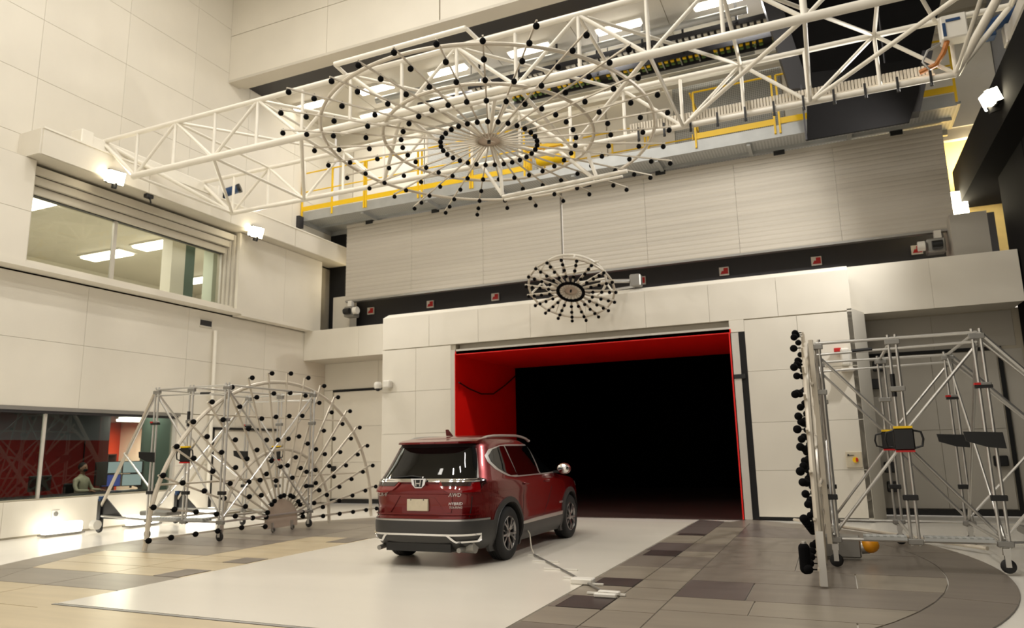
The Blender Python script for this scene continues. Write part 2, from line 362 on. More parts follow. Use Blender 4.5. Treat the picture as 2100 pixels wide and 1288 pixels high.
# nozzle interior
nz = S('nozzle_duct')
child(nz, 'duct_wall', MB().box(NX0-.1, NX0, FY, 21.2, 0, NZ+.1), M_RED)
child(nz, 'duct_wall', MB().box(NX1, NX1+.05, FY-.03, 21, 0, NZ+.02), M_RED)
child(nz, 'duct_ceiling', MB().box(NX0, NX1+.05, FY-.01, 21, NZ, NZ+.1), M_RED)
child(nz, 'duct_edge', MB().box(NX0-.012, NX0+.006, FY-.03, FY, 0, 4.2), M_RED)
child(nz, 'dark_duct', MB().add([(NX0-.1, 21, -.02), (NX1+.1, 21, -.02), (NX1+.1, 21, NZ+.1), (NX0-.1, 21, NZ+.1), (NX0-.6, 34, -.02), (NX1+.6, 34, -.02), (NX1+.6, 34, 6), (NX0-.6, 34, 6)],
      [(0, 1, 5, 4), (1, 2, 6, 5), (2, 3, 7, 6), (3, 0, 4, 7), (4, 5, 6, 7)]), M_TUN)
child(nz, 'duct_floor', MB().box(NX0, NX1, FY-.05, 30, -.02, .0), mat('duct_floor_brown', srgb(58, 40, 36), .5, var=.1, stretch=(.3, 2, 1)))
cb = MB().path([(-9.06, 17.2, 3.42), (-9.07, 17.8, 3.3), (-9.08, 18.6, 3.2), (-9.07, 19.4, 3.25), (-9.06, 20.2, 3.55), (-9.05, 21, 3.9)], .02).build('hanging_cable', M_BLK, None, True)
tag(cb, 'black cable sagging across the red left wall of the nozzle', 'cable')
# ---- ledge beams beside the nozzle and recessed doors
b1 = S('trim_1'); child(b1, 'beam', MB().box(WX, FX0+.02, 19.05, 20.25, 4.65, 5.63), M_WALL2); panels(b1, 1, 19.04, WX+.02, FX0, 4.65, 5.63, 2, 1, sgn=-1, thick=.03)
b2 = S('trim_2'); child(b2, 'beam', MB().box(FX1-.02, 3.95, 17.93, 19, 4.48, 5.6), M_WALL2); panels(b2, 1, 17.92, FX1, 3.97, 4.47, 5.6, 2, 1, sgn=-1, thick=.03)
d1 = S('door_1')
child(d1, 'door_surround', MB().box(WX, FX0+.1, 20.2, 20.4, 0, 4.66), M_SEAM)
panels(d1, 1, 20.19, WX, FX0, 3.74, 4.65, 2, 1, sgn=-1); panels(d1, 1, 20.19, WX, -15.5, 0.02, 3.72, 1, 2, sgn=-1)
panels(d1, 1, 20.17, -15.42, FX0, .14, 3.66, 2, 3, sgn=-1, name='door_panel')
child(d1, 'door_gap', MB().box(-15.45, FX0, 20.14, 20.18, 3.66, 3.73), M_GAP); child(d1, 'door_gap', MB().box(-15.48, FX0, 20.1, 20.2, 0, .13), M_BLK)
child(d1, 'door_handle', MB().bevbox(-15.4, -15.2, 20.05, 20.12, 1.02, 1.2, .02), M_BLK)
d2 = S('door_2')
child(d2, 'door_surround', MB().box(.5, 4.1, 18.93, 19.1, 0, 4.5), M_SEAM)
panels(d2, 1, 18.92, .75, 3.9, 3.66, 4.46, 2, 1, sgn=-1, m=M_DOORG); panels(d2, 1, 18.92, 3.62, 4.0, 0, 3.6, 1, 1, sgn=-1, m=M_DOORG)
panels(d2, 1, 18.90, .95, 3.5, .14, 3.58, 2, 2, sgn=-1, m=M_DOORG, name='door_panel')
child(d2, 'door_gap', MB().box(.8, 3.6, 18.86, 18.92, 3.59, 3.66), M_GAP); child(d2, 'door_gap', MB().box(.85, 3.6, 18.84, 18.93, 0, .13), M_BLK)
child(d2, 'door_gap', MB().box(3.52, 3.6, 18.86, 18.92, .1, 3.62), M_GAP); child(d2, 'door_gap', MB().box(.86, .94, 18.86, 18.92, .1, 3.62), M_GAP)
child(d2, 'door_handle', MB().bevbox(3.15, 3.42, 18.76, 18.86, 1.05, 1.28, .02), M_BLK)
for x, z in ((1.1, 3.36), (.98, 2.95), (1.1, 1.05), (1.12, .62)): child(d2, 'door_lock', MB().bevbox(x-.09, x+.16, 18.76, 18.86, z-.12, z+.12, .02), M_BLK)
# ---- ribbed sliding doors above
up_doors = []
RY = 19.6
for k, (x0, x1) in enumerate(((-14.62, -6.86), (-6.79, 3.18))):
    t = thing('sliding_door', ['left leaf of the grey ribbed sliding door above the nozzle', 'right leaf of the grey ribbed sliding door above the nozzle'][k], 'door', (0, 0, 0))
    nrib = 20; H = (9.2-6.66)/nrib; rb = MB()
    prof = []
    for i in range(nrib):
        z = 6.66+i*H; prof += [(RY, z), (RY-.012, z+H*.3), (RY-.012, z+H*.7), (RY, z+H)]
    prof += [(RY+.15, 9.2), (RY+.15, 6.66)]
    n = 3 if k == 0 else 4; d = (x1-x0)/n
    for i in range(n): child(t, 'ribbed_panel', MB().prism(prof, 0, x0+i*d+.003, x0+(i+1)*d-.003), M_RIB)
    child(t, 'top_rail', MB().box(x0, x1, RY-.03, RY+.1, 9.2, 9.3), M_RIB)
    child(t, 'bottom_rail', MB().box(x0, x1, RY-.02, RY+.16, 6.6, 6.66), M_ALUD)
    for f in ((.08, .3, .62, .9) if k else (.12, .45, .8)):
        x = x0+(x1-x0)*f; child(t, 'roller_bracket', MB().bevbox(x-.14, x+.14, RY-.06, RY+.1, 9.22, 9.38, .01), M_BLK)
ro = thing('roller_unit', 'grey roller carriage under the left end of the ribbed sliding door', 'roller', (-14.35, 19.4, 6.2))
child(ro, 'housing', MB().bevbox(-14.5, -14.1, 19.35, 19.7, 6.05, 6.4, .03), M_ALUD); child(ro, 'stem', MB().box(-14.45, -14.3, 19.5, 19.65, 6.4, 6.62), M_WPLAS)
child(ro, 'wheel', MB().tube((-14.05, 19.3, 6.22), (-13.9, 19.3, 6.22), .12, 16), M_WPLAS, True); child(ro, 'wheel', MB().tube((-14.42, 19.28, 6.22), (-14.2, 19.28, 6.22), .1, 16), M_BLK, True)
ro2 = copy_tree(ro); ro2.location.x = 2.75; tag(ro2, 'grey roller carriage under the right end of the ribbed sliding door', 'roller')
ro2.scale = (-1, 1, 1)
# dark cavity behind
cv = S('wall_cavity')
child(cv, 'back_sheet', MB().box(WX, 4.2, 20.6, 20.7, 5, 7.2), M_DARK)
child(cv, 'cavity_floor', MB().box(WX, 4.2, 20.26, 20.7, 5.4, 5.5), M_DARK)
child(cv, 'side_block', MB().box(-15.35, -14.66, 19.9, 20.3, 5.6, 6.9), M_WALL2)
child(cv, 'side_block', MB().box(3.0, 3.75, 19.1, 20.2, 5.6, 6.85), M_DOORG)
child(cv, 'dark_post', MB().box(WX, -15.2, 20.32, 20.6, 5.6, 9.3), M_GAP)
child(cv, 'lit_wall', MB().box(-15.2, -14.4, 20.75, 20.9, 5.6, 9.4), M_WLAMP if False else mat('corridor_yellow', srgb(226, 200, 130), .7, var=.08))
child(cv, 'lit_wall', MB().box(2.6, 5.4, 21.6, 21.8, 6.0, 11), mat('corridor_yellow', (0, 0, 0)))
area('corridor_light', (4.2, 20.6, 8.6), .8, 160, (PI/2, 0, 0), (1, .82, .5))
area('corridor_light', (-14.7, 20.45, 7.5), .2, 10, (-PI/2, 0, 0), (1, .82, .5))
lp = MB().bevbox(3.1, 3.65, 20.4, 20.5, 7.2, 7.8, .03).build('corridor_lamp', M_FLOOD); tag(lp, 'bright square lamp seen right of the ribbed door end', 'lamp')
for i, x in enumerate((-14.25, -11.88, -9.49, -7.1, -4.74, -2.37, .04, 2.42)):
    t = thing('safety_sign', ['leftmost', 'second', 'third', 'fourth', 'fifth', 'sixth', 'seventh', 'rightmost'][i]+' of the small red and white signs in the dark slot under the ribbed door', 'sign', (x, 20.55, 6.44), group='small signs in the dark slot')
    child(t, 'sign_board', MB().box(x-.13, x+.13, 20.53, 20.58, 6.32, 6.56), M_WPLAS); child(t, 'red_mark', MB().prism([(x-.1+.0, 6.36), (x+.11, 6.36), (x+.11, 6.53), (x-.01, 6.53), (x-.01, 6.45), (x-.06, 6.45)], 1, 20.515, 20.53), M_REDP)
# ---- left wall
wl = S('wall_left')
C = MB().box(WX-.25, WX-.04, -6, 20.4, 2.62, 5.75).box(WX-.25, WX-.04, -6, 20.4, -.02, .77).box(WX-.25, WX-.04, 14.15, 20.4, .7, 2.7).box(WX-.25, WX-.04, -6, 5.6, .7, 2.7)
C.box(WX-.25, WX-.04, -6, 20.4, 8.05, 16.2).box(WX-.25, WX-.04, 15.4, 20.4, 5.6, 8.2).box(WX-.25, WX-.04, -6, 9.78, 5.6, 8.2).box(WX-.25, WX-.04, 9.7, 15.5, 7.44, 8.2).box(WX-.25, WX-.04, 9.7, 15.5, 5.6, 5.9)
child(wl, 'core', C, M_SEAM)
panels(wl, 0, WX, 5.4, 20.2, 2.74, 4.2, 5, 1); panels(wl, 0, WX, 5.4, 20.2, 4.2, 5.62, 5, 1)
panels(wl, 0, WX, 5.6, 14.15, .02, .74, 4, 1); panels(wl, 0, WX, 14.15, 20.2, .02, 2.72, 3, 2)
panels(wl, 0, WX, 1.0, 20.4, 8.7, 16.0, 9, 5); panels(wl, 0, WX, 1.0, 9.4, 8.1, 8.7, 4, 1)
# bay: proud cladding with the upper window opening
BX = -15.5
child(wl, 'bay_side', MB().box(WX, BX-.02, 5, 9.6, 5.68, 8.1).box(WX, BX-.02, 15.62, 19.45, 5.68, 8.1), M_WALL2)
panels(wl, 0, BX, 5, 9.58, 5.72, 8.08, 2, 2, thick=.02); panels(wl, 0, BX, 15.8, 19.44, 5.72, 8.08, 2, 1, thick=.02)
child(wl, 'reveal_trim', MB().box(BX-.05, BX+.04, 15.6, 15.78, 5.72, 8.06), M_WALL)
child(wl, 'sill', MB().box(WX-.2, BX+.05, 5, 15.8, 5.66, 5.78).box(WX-.2, BX-.1, 9.6, 15.6, 5.78, 5.86).box(BX-.3, BX+.03, 15.8, 19.45, 5.62, 5.72), M_WALL)
for k in range(3): child(wl, 'header_board', MB().box(WX-.06+.09*k, WX+.03+.09*k, 9.6, 15.6, 7.44+.2*k, 7.62+.2*k), M_WALL2)
for k in range(3): child(wl, 'reveal_board', MB().box(WX-.05+.1*k, WX+.04+.1*k, 15.42+.06*k, 15.62, 5.84, 8.0), M_WALL2)
# ledge carrying the gantry
LG0, LG1 = 9.4, 20.28
lg = S('trim_3')
child(lg, 'ledge', MB().box(WX-.1, -15.12, LG0, LG1, 8.1, 8.7), M_WALL2)
for k in range(4): child(lg, 'ledge_panel', MB().box(-15.12, -15.09, LG0+2.72*k+.01, LG0+2.72*(k+1)-.01, 8.11, 8.69), M_WALL)
child(lg, 'top_edge', MB().box(-15.25, -15.07, LG0, LG1, 8.69, 8.73), M_WHITE)
child(lg, 'ledge_panel', MB().box(WX, -15.12, LG0-.03, LG0, 8.11, 8.69), M_WALL)
# windows
wu = S('window_1')
child(wu, 'pane', MB().box(WX-.12, WX-.11, 9.78, 11.9, 5.84, 7.5), G_UP); child(wu, 'pane', MB().box(WX-.12, WX-.11, 11.95, 15.42, 5.84, 7.5), G_UP)
child(wu, 'window_frame', MB().box(WX-.14, WX-.06, 11.88, 11.97, 5.84, 7.5).box(WX-.14, WX-.06, 15.38, 15.44, 5.84, 7.5), M_LITE)
child(wu, 'window_frame', MB().box(WX-.14, WX-.04, 9.75, 15.44, 7.42, 7.47), M_DARK)
wd = S('window_2')
child(wd, 'pane', MB().box(WX-.12, WX-.11, 5.5, 10.62, .74, 2.64), G_LOW); child(wd, 'pane', MB().box(WX-.12, WX-.11, 10.66, 14.15, .74, 2.64), G_LOW)
child(wd, 'window_frame', MB().box(WX-.14, WX-.08, 10.61, 10.67, .76, 2.62).box(WX-.14, WX-.02, 14.08, 14.18, .76, 2.62), M_LITE)
child(wd, 'window_frame', MB().box(WX-.14, WX+.02, 5.5, 14.2, 2.66, 2.74), M_ALUD); child(wd, 'window_frame', MB().box(WX-.14, WX-.02, 5.5, 14.2, 2.6, 2.67), M_DARK)
# upper room
ur = S('upper_room')
child(ur, 'room_ceiling', MB().box(-23, WX-.26, 6, 21, 8.0, 8.1), M_WALL2)
child(ur, 'room_wall', MB().box(-23.1, -23, 6, 21, 5.5, 8.1).box(-23, WX-.26, 21, 21.1, 5.5, 8.1).box(-23, WX-.26, 5.9, 6, 5.5, 8.1), M_WALL)
child(ur, 'room_floor', MB().box(-23, WX-.26, 6, 21, 5.5, 5.6), M_WALL2)
yu = lambda px, X=-17: P(0, X, px, 560).y
child(ur, 'room_column', MB().box(-17.4, -17.0, yu(350), yu(378), 5.6, 8.0), M_WALL); child(ur, 'room_door', MB().box(-17.3, -17.05, yu(378), yu(400), 5.6, 8.0), M_TEAL)
child(ur, 'room_column', MB().box(-17.4, -17.0, yu(436), yu(436)+1.2, 5.6, 8.0), mat('column_pale_green', srgb(190, 196, 180), .6, var=.03))
area('room_fill_light', (-16.4, 13.5, 7.9), .4, 40, (0, math.radians(-25), 0), sy=5); area('room_fill_light', (-17.6, 18.2, 7.6), .6, 30, sy=3)  # first is an added fill by the glass for the unlit column
area('room_fill_light', (-19, 13, 7.9), 3, 150, sy=5); area('room_fill_light', (-18.5, 17.5, 7.9), 2, 60, sy=3)
for i, (a, b) in enumerate((((62, 404), (118, 418)), ((182, 527), (258, 518)), ((302, 508), (357, 492)), ((392, 576), (432, 570)))):
    p = P(2, 7.97, *a); q = P(2, 7.97, *b); c = (p+q)/2; c.x = min(c.x, -17)
    t = thing('ceiling_light', ['ceiling light behind the left end of the upper window', 'large ceiling light left of the mullion of the upper window', 'ceiling light right of the mullion of the upper window', 'ceiling light near the right end of the upper window'][i], 'ceiling light', (c.x, c.y, 7.97), group='lights in the upper room')
    child(t, 'diffuser', MB().bevbox(c.x-.9, c.x+.9, c.y-.28, c.y+.28, 7.9, 7.96, .03), M_LAMP); child(t, 'housing', MB().box(c.x-.95, c.x+.95, c.y-.33, c.y+.33, 7.955, 8.0), M_WPLAS)
# control room
cr_ = S('control_room')
child(cr_, 'room_floor', MB().box(-27, WX-.26, 3, 22, -.05, 0), M_DARK)
child(cr_, 'room_ceiling', MB().box(-27, WX-.26, 3, 22, 2.85, 2.95), M_CGREY)
child(cr_, 'room_wall', MB().box(-19.6, -19.5, 3, 14.98, 0, 2.12), M_CRED); child(cr_, 'room_wall', MB().box(-19.6, -19.5, 3, 14.98, 2.12, 2.86), M_CGREY)
for y in (8.6, 11.0, 13.0, 14.2): child(cr_, 'wall_joint', MB().box(-19.5, -19.485, y, y+.03, 0, 2.1), M_GAP)
child(cr_, 'room_wall', MB().box(-23.6, -23.5, 14, 22, 0, 2.9), M_CORG)
wy = P(0, -23, 258, 880).y
child(cr_, 'room_wall', MB().box(-23.4, -18.2, wy+.12, wy+.2, 0, 2.9), M_CWHT)
child(cr_, 'room_wall', MB().box(-17.2, WX-.26, 14.2, 14.3, 0, 2.9).box(-17.3, -17.2, 14.25, 19, 0, 2.9), M_TEAL)
for k, (x, y) in enumerate(((-20.2, 15.9), (-19.2, 15.2))):
    t = thing('ceiling_light', ['far bright strip light in the control room', 'near bright strip light in the control room'][k], 'ceiling light', (x, y, 2.8))
    child(t, 'diffuser', MB().bevbox(x-.15, x+.15, y-.1, y+1.2, 2.72, 2.8, .02), M_LAMP); child(t, 'housing', MB().box(x-.19, x+.19, y-.13, y+1.23, 2.79, 2.85), M_WPLAS)
area('control_fill_light', (-21, 16.6, 2.7), 1.5, 480, sy=1.5, color=(1, .85, .72)); area('control_fill_light', (-16.8, 11.5, 2.8), .6, 120, sy=6, color=(1, .9, .8))  # second is a fill added over the desk to brighten the person
# ---- right side: black wall and ledge
wr = S('wall_right')
child(wr, 'wall_sheet', MB().box(RX, RX+.2, -6, 19, 0, 7.6), M_BLACK)
for k in range(6): child(wr, 'acoustic_panel', MB().bevbox(RX-.05, RX, 5.0+2.3*k, 7.27+2.3*k, .05, 7.5, .01), M_BLACK)
child(wr, 'wall_sheet', MB().box(4.7, 4.9, -6, 22, 7.5, 16.2), mat('upper_wall_slate', srgb(140, 142, 146), .6, var=.05))
child(wr, 'ledge', MB().box(3.5, 4.9, -4, 21, 7.5, 8.5), M_BLACK)
# ---- ceiling of the hall, hanging soffit, plenum
cl = S('ceiling')
child(cl, 'ceiling_slab', MB().box(WX-.2, 5, -6, 15.3, 16, 16.2), M_WALL2)
child(cl, 'plenum_slab', MB().box(WX-.2, 5, 15.6, 20.9, 13.22, 13.3), M_WALL2)
for k in range(8): child(cl, 'ceiling_panel', MB().box(WX+2.55*k+.01, WX+2.55*(k+1)-.01, 16.7, 20.7, 13.19, 13.22), M_WALL2)
ws = S('wall_front')
child(ws, 'core', MB().box(WX, 4.7, 15.25, 15.5, 12.85, 16.1), M_SEAM)
for x0, x1 in ((WX, -12.2), (-12.2, -8.53), (-8.5, -4.6), (-4.6, -.8), (-.8, 4.7)):
    child(ws, 'wall_panel', MB().box(x0+.006, x1-.006, 15.2, 15.25, 12.84, 14.3), M_WALL); child(ws, 'wall_panel', MB().box(x0+.006, x1-.006, 15.2, 15.25, 14.32, 16.1), M_WALL)
child(ws, 'lip', MB().box(WX, 4.7, 15.2, 15.62, 12.76, 12.84), M_WALL2); child(ws, 'track', MB().box(WX, 4.7, 15.62, 15.74, 12.9, 13.2), M_GAP)
child(ws, 'track', MB().box(WX, 4.7, 15.74, 15.86, 12.86, 13.2), M_WALL2); child(ws, 'track', MB().box(WX, 4.7, 15.86, 16.6, 12.98, 13.2), M_DARK)
wp = S('wall_plenum')
child(wp, 'backing', MB().box(WX, 5, 20.72, 20.9, 9.3, 13.3), M_WALL2)
xs = [WX, -15.2, -12.2, -7.95, -5.6, -3.55, -.4, 4.7]; ms = [M_WALL, M_WHITE, M_MESH, M_WHITE, M_WHITE, M_MESH, M_WHITE]
for i in range(7): child(wp, 'wall_panel', MB().box(xs[i]+.02, xs[i+1]-.02, 20.66, 20.72, 9.6, 12.8 if i != 5 else 13.1), ms[i])
child(wp, 'header', MB().box(WX, 4.7, 20.5, 20.72, 12.75, 13.2), M_WALL2)
for x in (-5.0, -4.2): child(wp, 'door_leaf', MB().box(x, x+.7, 20.6, 20.66, 10.3, 12.4), M_WPLAS)
child(wp, 'beam', MB().box(-9.6, 4.7, 19.3, 19.5, 12.45, 12.65), M_WHITE); child(wp, 'beam', MB().box(-9.6, 4.7, 20.2, 20.45, 12.2, 12.35), M_WHITE)
k = 0
for y, xl in ((18.0, (-15.05, -12.4, -9.8, -7.1, -4.4, -1.7, 1)), (19.5, (-13.4, -10.6, -7.9, -5.2, -2.5))):
    for i, x in enumerate(xl):
        t = thing('ceiling_light', ['first', 'second', 'third', 'fourth', 'fifth', 'sixth', 'seventh'][i]+' strip light from the left in the '+('front' if y < 19 else 'back')+' row on the ceiling above the catwalk', 'ceiling light', (x, y, 13.1), group='strip lights above the catwalk')
        child(t, 'diffuser', MB().bevbox(x-.62, x+.62, y-.13, y+.13, 13.05, 13.13, .03), M_LAMP); child(t, 'housing', MB().box(x-.66, x+.66, y-.17, y+.17, 13.12, 13.19), M_WPLAS)
for x in (-13, -9, -5, -1): area('plenum_light', (x, 18.6, 12.95), 1.2, 85, sy=.5)
for i, (x, y) in enumerate(LAMP_ROWS):
    t = thing('high_bay_light', ['first', 'second', 'third', 'fourth'][i % 4]+' strip light from the left in the '+['rear', 'middle', 'front'][i//4]+' row on the high hall ceiling', 'ceiling light', (x, y, 15.9), group='hall ceiling lights')
    child(t, 'diffuser', MB().box(x-.22, x+.22, y-.95, y+.95, 15.8, 15.86), M_LAMP); child(t, 'housing', MB().box(x-.27, x+.27, y-1, y+1, 15.86, 15.95), M_WPLAS)
# ================================================================== CATWALK
cw = thing('catwalk', 'galvanised catwalk with yellow toe boards and rails under the plenum ceiling', 'catwalk', (-6, 18.7, 9.4))
def cwp(n, mb, m, sm=False): return child(cw, n, mb, m, sm)
for k in range(8):
    x0 = WX+.02+2.42*k; x1 = x0+2.42
    cwp('grating_panel', MB().box(x0+.03, x1-.03, 18.76, 20.3, 9.42, 9.48), M_GRATE)
    cwp('cross_beam', MB().box(x0-.05, x0+.05, 18.75, 20.35, 9.3, 9.42), M_GALV)
cwp('edge_beam', MB().box(WX, 3.4, 18.68, 18.75, 9.36, 9.68), M_GALV); cwp('edge_beam', MB().box(WX, 3.4, 20.28, 20.38, 9.28, 9.5), M_GALV)
cwp('middle_beam', MB().box(WX, 3.4, 19.5, 19.58, 9.34, 9.42), M_GALV)
cwp('hanger', MB().box(WX+.0, WX+.12, 18.45, 18.68, 9.1, 9.5), M_DARK)
def rail(x0, x1, y, posts, z0=9.7, top=11.05):
    cwp('toe_board', MB().box(x0, x1, y-.01, y+.01, z0, z0+.16), M_YEL)
    cwp('top_rail', MB().tube((x0, y, top), (x1, y, top), .026), M_YEL, True)
    cwp('mid_rail', MB().tube((x0, y, (top+z0)/2), (x1, y, (top+z0)/2), .022), M_YEL, True)
    for x in posts: cwp('rail_post', MB().bar((x, y, 9.45), (x, y, top), .05, .05, (0, 1, 0)), M_YEL)
rail(-15.8, -7.6, 18.66, (-15.8, -14.56, -13.28, -13.2, -11.24, -11.1, -9.4, -9.32, -7.6))
rail(-2.62, -.6, 18.66, (-2.62, -.62)); rail(-.5, 2.1, 18.66, (-.5, 1.2, 2.05)); rail(2.2, 3.42, 18.66, (2.2, 3.4))
rail(-7.5, -2.75, 20.1, (-7.5, -6.9, -5.3, -4.3, -4.2, -2.75)); 
for x in (-7.55, -2.7):
    cwp('toe_board', MB().box(x-.01, x+.01, 18.66, 20.1, 9.7, 9.86), M_YEL); cwp('top_rail', MB().tube((x, 18.66, 11.05), (x, 20.1, 11.05), .026), M_YEL, True); cwp('mid_rail', MB().tube((x, 18.66, 10.37), (x, 20.1, 10.37), .022), M_YEL, True)
# yellow winch frame in the middle of the catwalk
wn = thing('yellow_hoist', 'yellow hoist frame standing on the catwalk behind the hub of the overhead array', 'hoist', (-7.0, 19.0, 9.5))
child(wn, 'frame', MB().bar((-7.6, 19, 9.5), (-7.6, 19, 10.6), .16, .16, (0, 1, 0)).bar((-7.6, 19, 10.5), (-6.2, 19, 10.5), .12, .12).bar((-6.2, 19, 9.5), (-6.2, 19, 10.5), .12, .12, (0, 1, 0)), M_YEL)
child(wn, 'winch_drum', MB().tube((-7.3, 19, 10.1), (-6.5, 19, 10.1), .2, 16), M_YEL, True)
# cable ladders on the plenum ceiling
for j, (y, z, x0, x1, lab, mm) in enumerate(((18.45, 12.5, -9.2, -.2, 'front cable ladder carrying pale connectors below the plenum ceiling', M_WPLAS), (19.15, 12.35, -8.2, -.1, 'rear cable ladder with rows of green and yellow connectors', None))):
    t = thing('cable_ladder', lab, 'cable tray', ((x0+x1)/2, y, z), group='cable ladders below the plenum ceiling')
    child(t, 'side_rail', MB().box(x0, x1, y-.28, y-.25, z-.06, z+.08), M_DARK); child(t, 'side_rail', MB().box(x0, x1, y+.25, y+.28, z-.06, z+.08), M_DARK); child(t, 'tray', MB().box(x0, x1, y-.25, y+.25, z+.04, z+.06), M_DARK)
    me = MB().box(-.02, .02, -.25, .25, -.03, .0).mesh('rung', M_GALV); n = int((x1-x0)/.5)
    for i in range(n): link('rung', me, t, Matrix.Translation(V((x0+.25+i*.5, y, z))-t.location))
    me1 = MB().bevbox(-.05, .05, -.05, .05, -.07, .0, .008).mesh('connector', mm or M_YEL); me2 = MB().bevbox(-.05, .05, -.05, .05, -.07, .0, .008).mesh('connector', mm or mat('connector_green', srgb(90, 120, 60), .5, var=.03))
    n = int((x1-x0)/.17)
    for i in range(n):
        if i % 9 == 8: continue
        link('connector', me1, t, Matrix.Translation(V((x0+.1+i*.17, y-.1, z+.03))-t.location)); 
        link('connector', me2, t, Matrix.Translation(V((x0+.1+i*.17, y+.08, z+.03))-t.location))
    for i in range(4): x = x0+.4+i*2.5; child(t, 'hanger', MB().box(x-.03, x+.03, y-.3, y-.27, z, 13.2), M_BLK)
for i, (y, z, r) in enumerate(((18.0, 12.7, .1), (18.95, 12.75, .09), (19.8, 12.5, .1))):
    p = MB().tube((-12.4+i, y, z), (-1, y, z), r, 14).build('service_pipe', M_GALV if i != 1 else M_DARK, None, True)
    for xx in (-9, -5, -1.5): MB().tube((xx, y, z), (xx, y, 13.2), .015, 6).build('hanger_rod', M_DARK, p)
    tag(p, ['silver service pipe nearest the front under the plenum ceiling', 'dark service pipe in the middle under the plenum ceiling', 'silver service pipe farthest back under the plenum ceiling'][i], 'pipe', 'pipes under the plenum ceiling')
# black absorber boxes
ab = thing('absorber_baffle', 'large black sloping baffle hanging behind the truss at upper right', 'baffle', (1.2, 17.5, 9.9))
ab_p = [P(1, 17.2, 1580, -20), P(1, 17.2, 1655, 186), P(1, 17.2, 1896, 160), P(1, 17.2, 1938, -40)]
child(ab, 'front_sheet', MB().prism([(p.x, p.z) for p in ab_p], 1, 17.2, 17.7), M_BLACK)
ab_q = [P(1, 17.3, 1556, -20), P(1, 17.3, 1620, 188), P(1, 17.3, 1660, 186), P(1, 17.3, 1592, -20)]
child(ab, 'edge_channel', MB().prism([(p.x, p.z) for p in ab_q], 1, 17.15, 17.7), M_DARK)
ac = thing('hanging_baffle', 'black flat panel hanging below the cable chain at right', 'baffle', (1, 16.5, 8.3))
ac_p = [P(1, 16.5, 1654, 150), P(1, 16.5, 1655, 287), P(1, 16.5, 1865, 250), P(1, 16.5, 1884, 190), P(1, 16.5, 1888, 120)]
child(ac, 'front_sheet', MB().prism([(p.x, p.z) for p in ac_p], 1, 16.5, 16.56), M_BLACK)
ac_q = [P(1, 16.7, 1868, 236), P(1, 16.7, 1886, 233), P(1, 16.7, 1912, 110), P(1, 16.7, 1890, 110)]
child(ac, 'side_channel', MB().prism([(p.x, p.z) for p in ac_q], 1, 16.56, 16.9), M_DARK)
for x in (.3, 1.8): child(ac, 'hanger', MB().tube((x, 16.6, 9.3), (x, 16.6, 13.2), .02, 8), M_DARK)
child(ac, 'edge_trim', MB().box(.06, .1, 16.48, 16.58, 8.27, 9.6), M_DARK)
# ================================================================== GANTRY TRUSS
gt = thing('gantry_truss', 'white tubular box truss spanning the hall above the car', 'truss', (-5.5, 12.5, 8))
YA, YD, ZT, ZB = 11.0, 14.0, 9.07, 8.0
XA0, XA1 = -15.4, 3.55
def gp(n, p, q, r): return child(gt, n, MB().tube(p, q, r, 10), M_WHITE, True)
xL, xR = -14.2, 3.4
for y in (YA, YD):
    gp('top_chord', (XA0, y, ZT), (XA1, y, ZT), .055); gp('bottom_chord', (xL-.05, y, ZB), (2.6, y, ZB), .075 if y == YA else .06)
    gp('end_brace', (XA0, y, ZT), (xL, y, ZB), .05); gp('end_brace', (XA1, y, ZT), (2.6, y, ZB), .05)
    n = 15
    for i in range(15):
        x = xL+1.2*i
        if x > 2.8: continue
        gp('vertical_strut', (x, y, ZT), (x, y, ZB), .055 if abs(x-.2) < .1 else .035)
    for i in range(7):
        xa = xL+1.2+2.4*i
        for s_ in (-1.2, 1.2):
            gp('diagonal', (xa, y, ZT), (xa+s_, y, ZB), .035)
for i in range(8):
    x = xL+2.4*i
    gp('cross_strut', (x, YA, ZB), (x, YD, ZB), .035); 
    if i < 7:
        gp('cross_strut', (x+1.2, YA, ZT), (x+1.2, YD, ZT), .035)
        gp('lateral_diagonal', (x, YD, ZB), (x+2.4, YA, ZB), .04); gp('lateral_diagonal', (x+1.2, YA, ZT), (x+2.4+1.2 if i < 6 else x+2.2, YD, ZT), .035)
gp('cross_strut', (XA0, YA, ZT), (XA0, YD, ZT), .05); gp('cross_strut', (XA1, YA, ZT), (XA1, YD, ZT), .05)
gp('end_brace', (XA0, YA, ZT), (xL, YD, ZB), .05); gp('end_brace', (2.6, YD, ZB), (XA1, YA, ZT), .07)
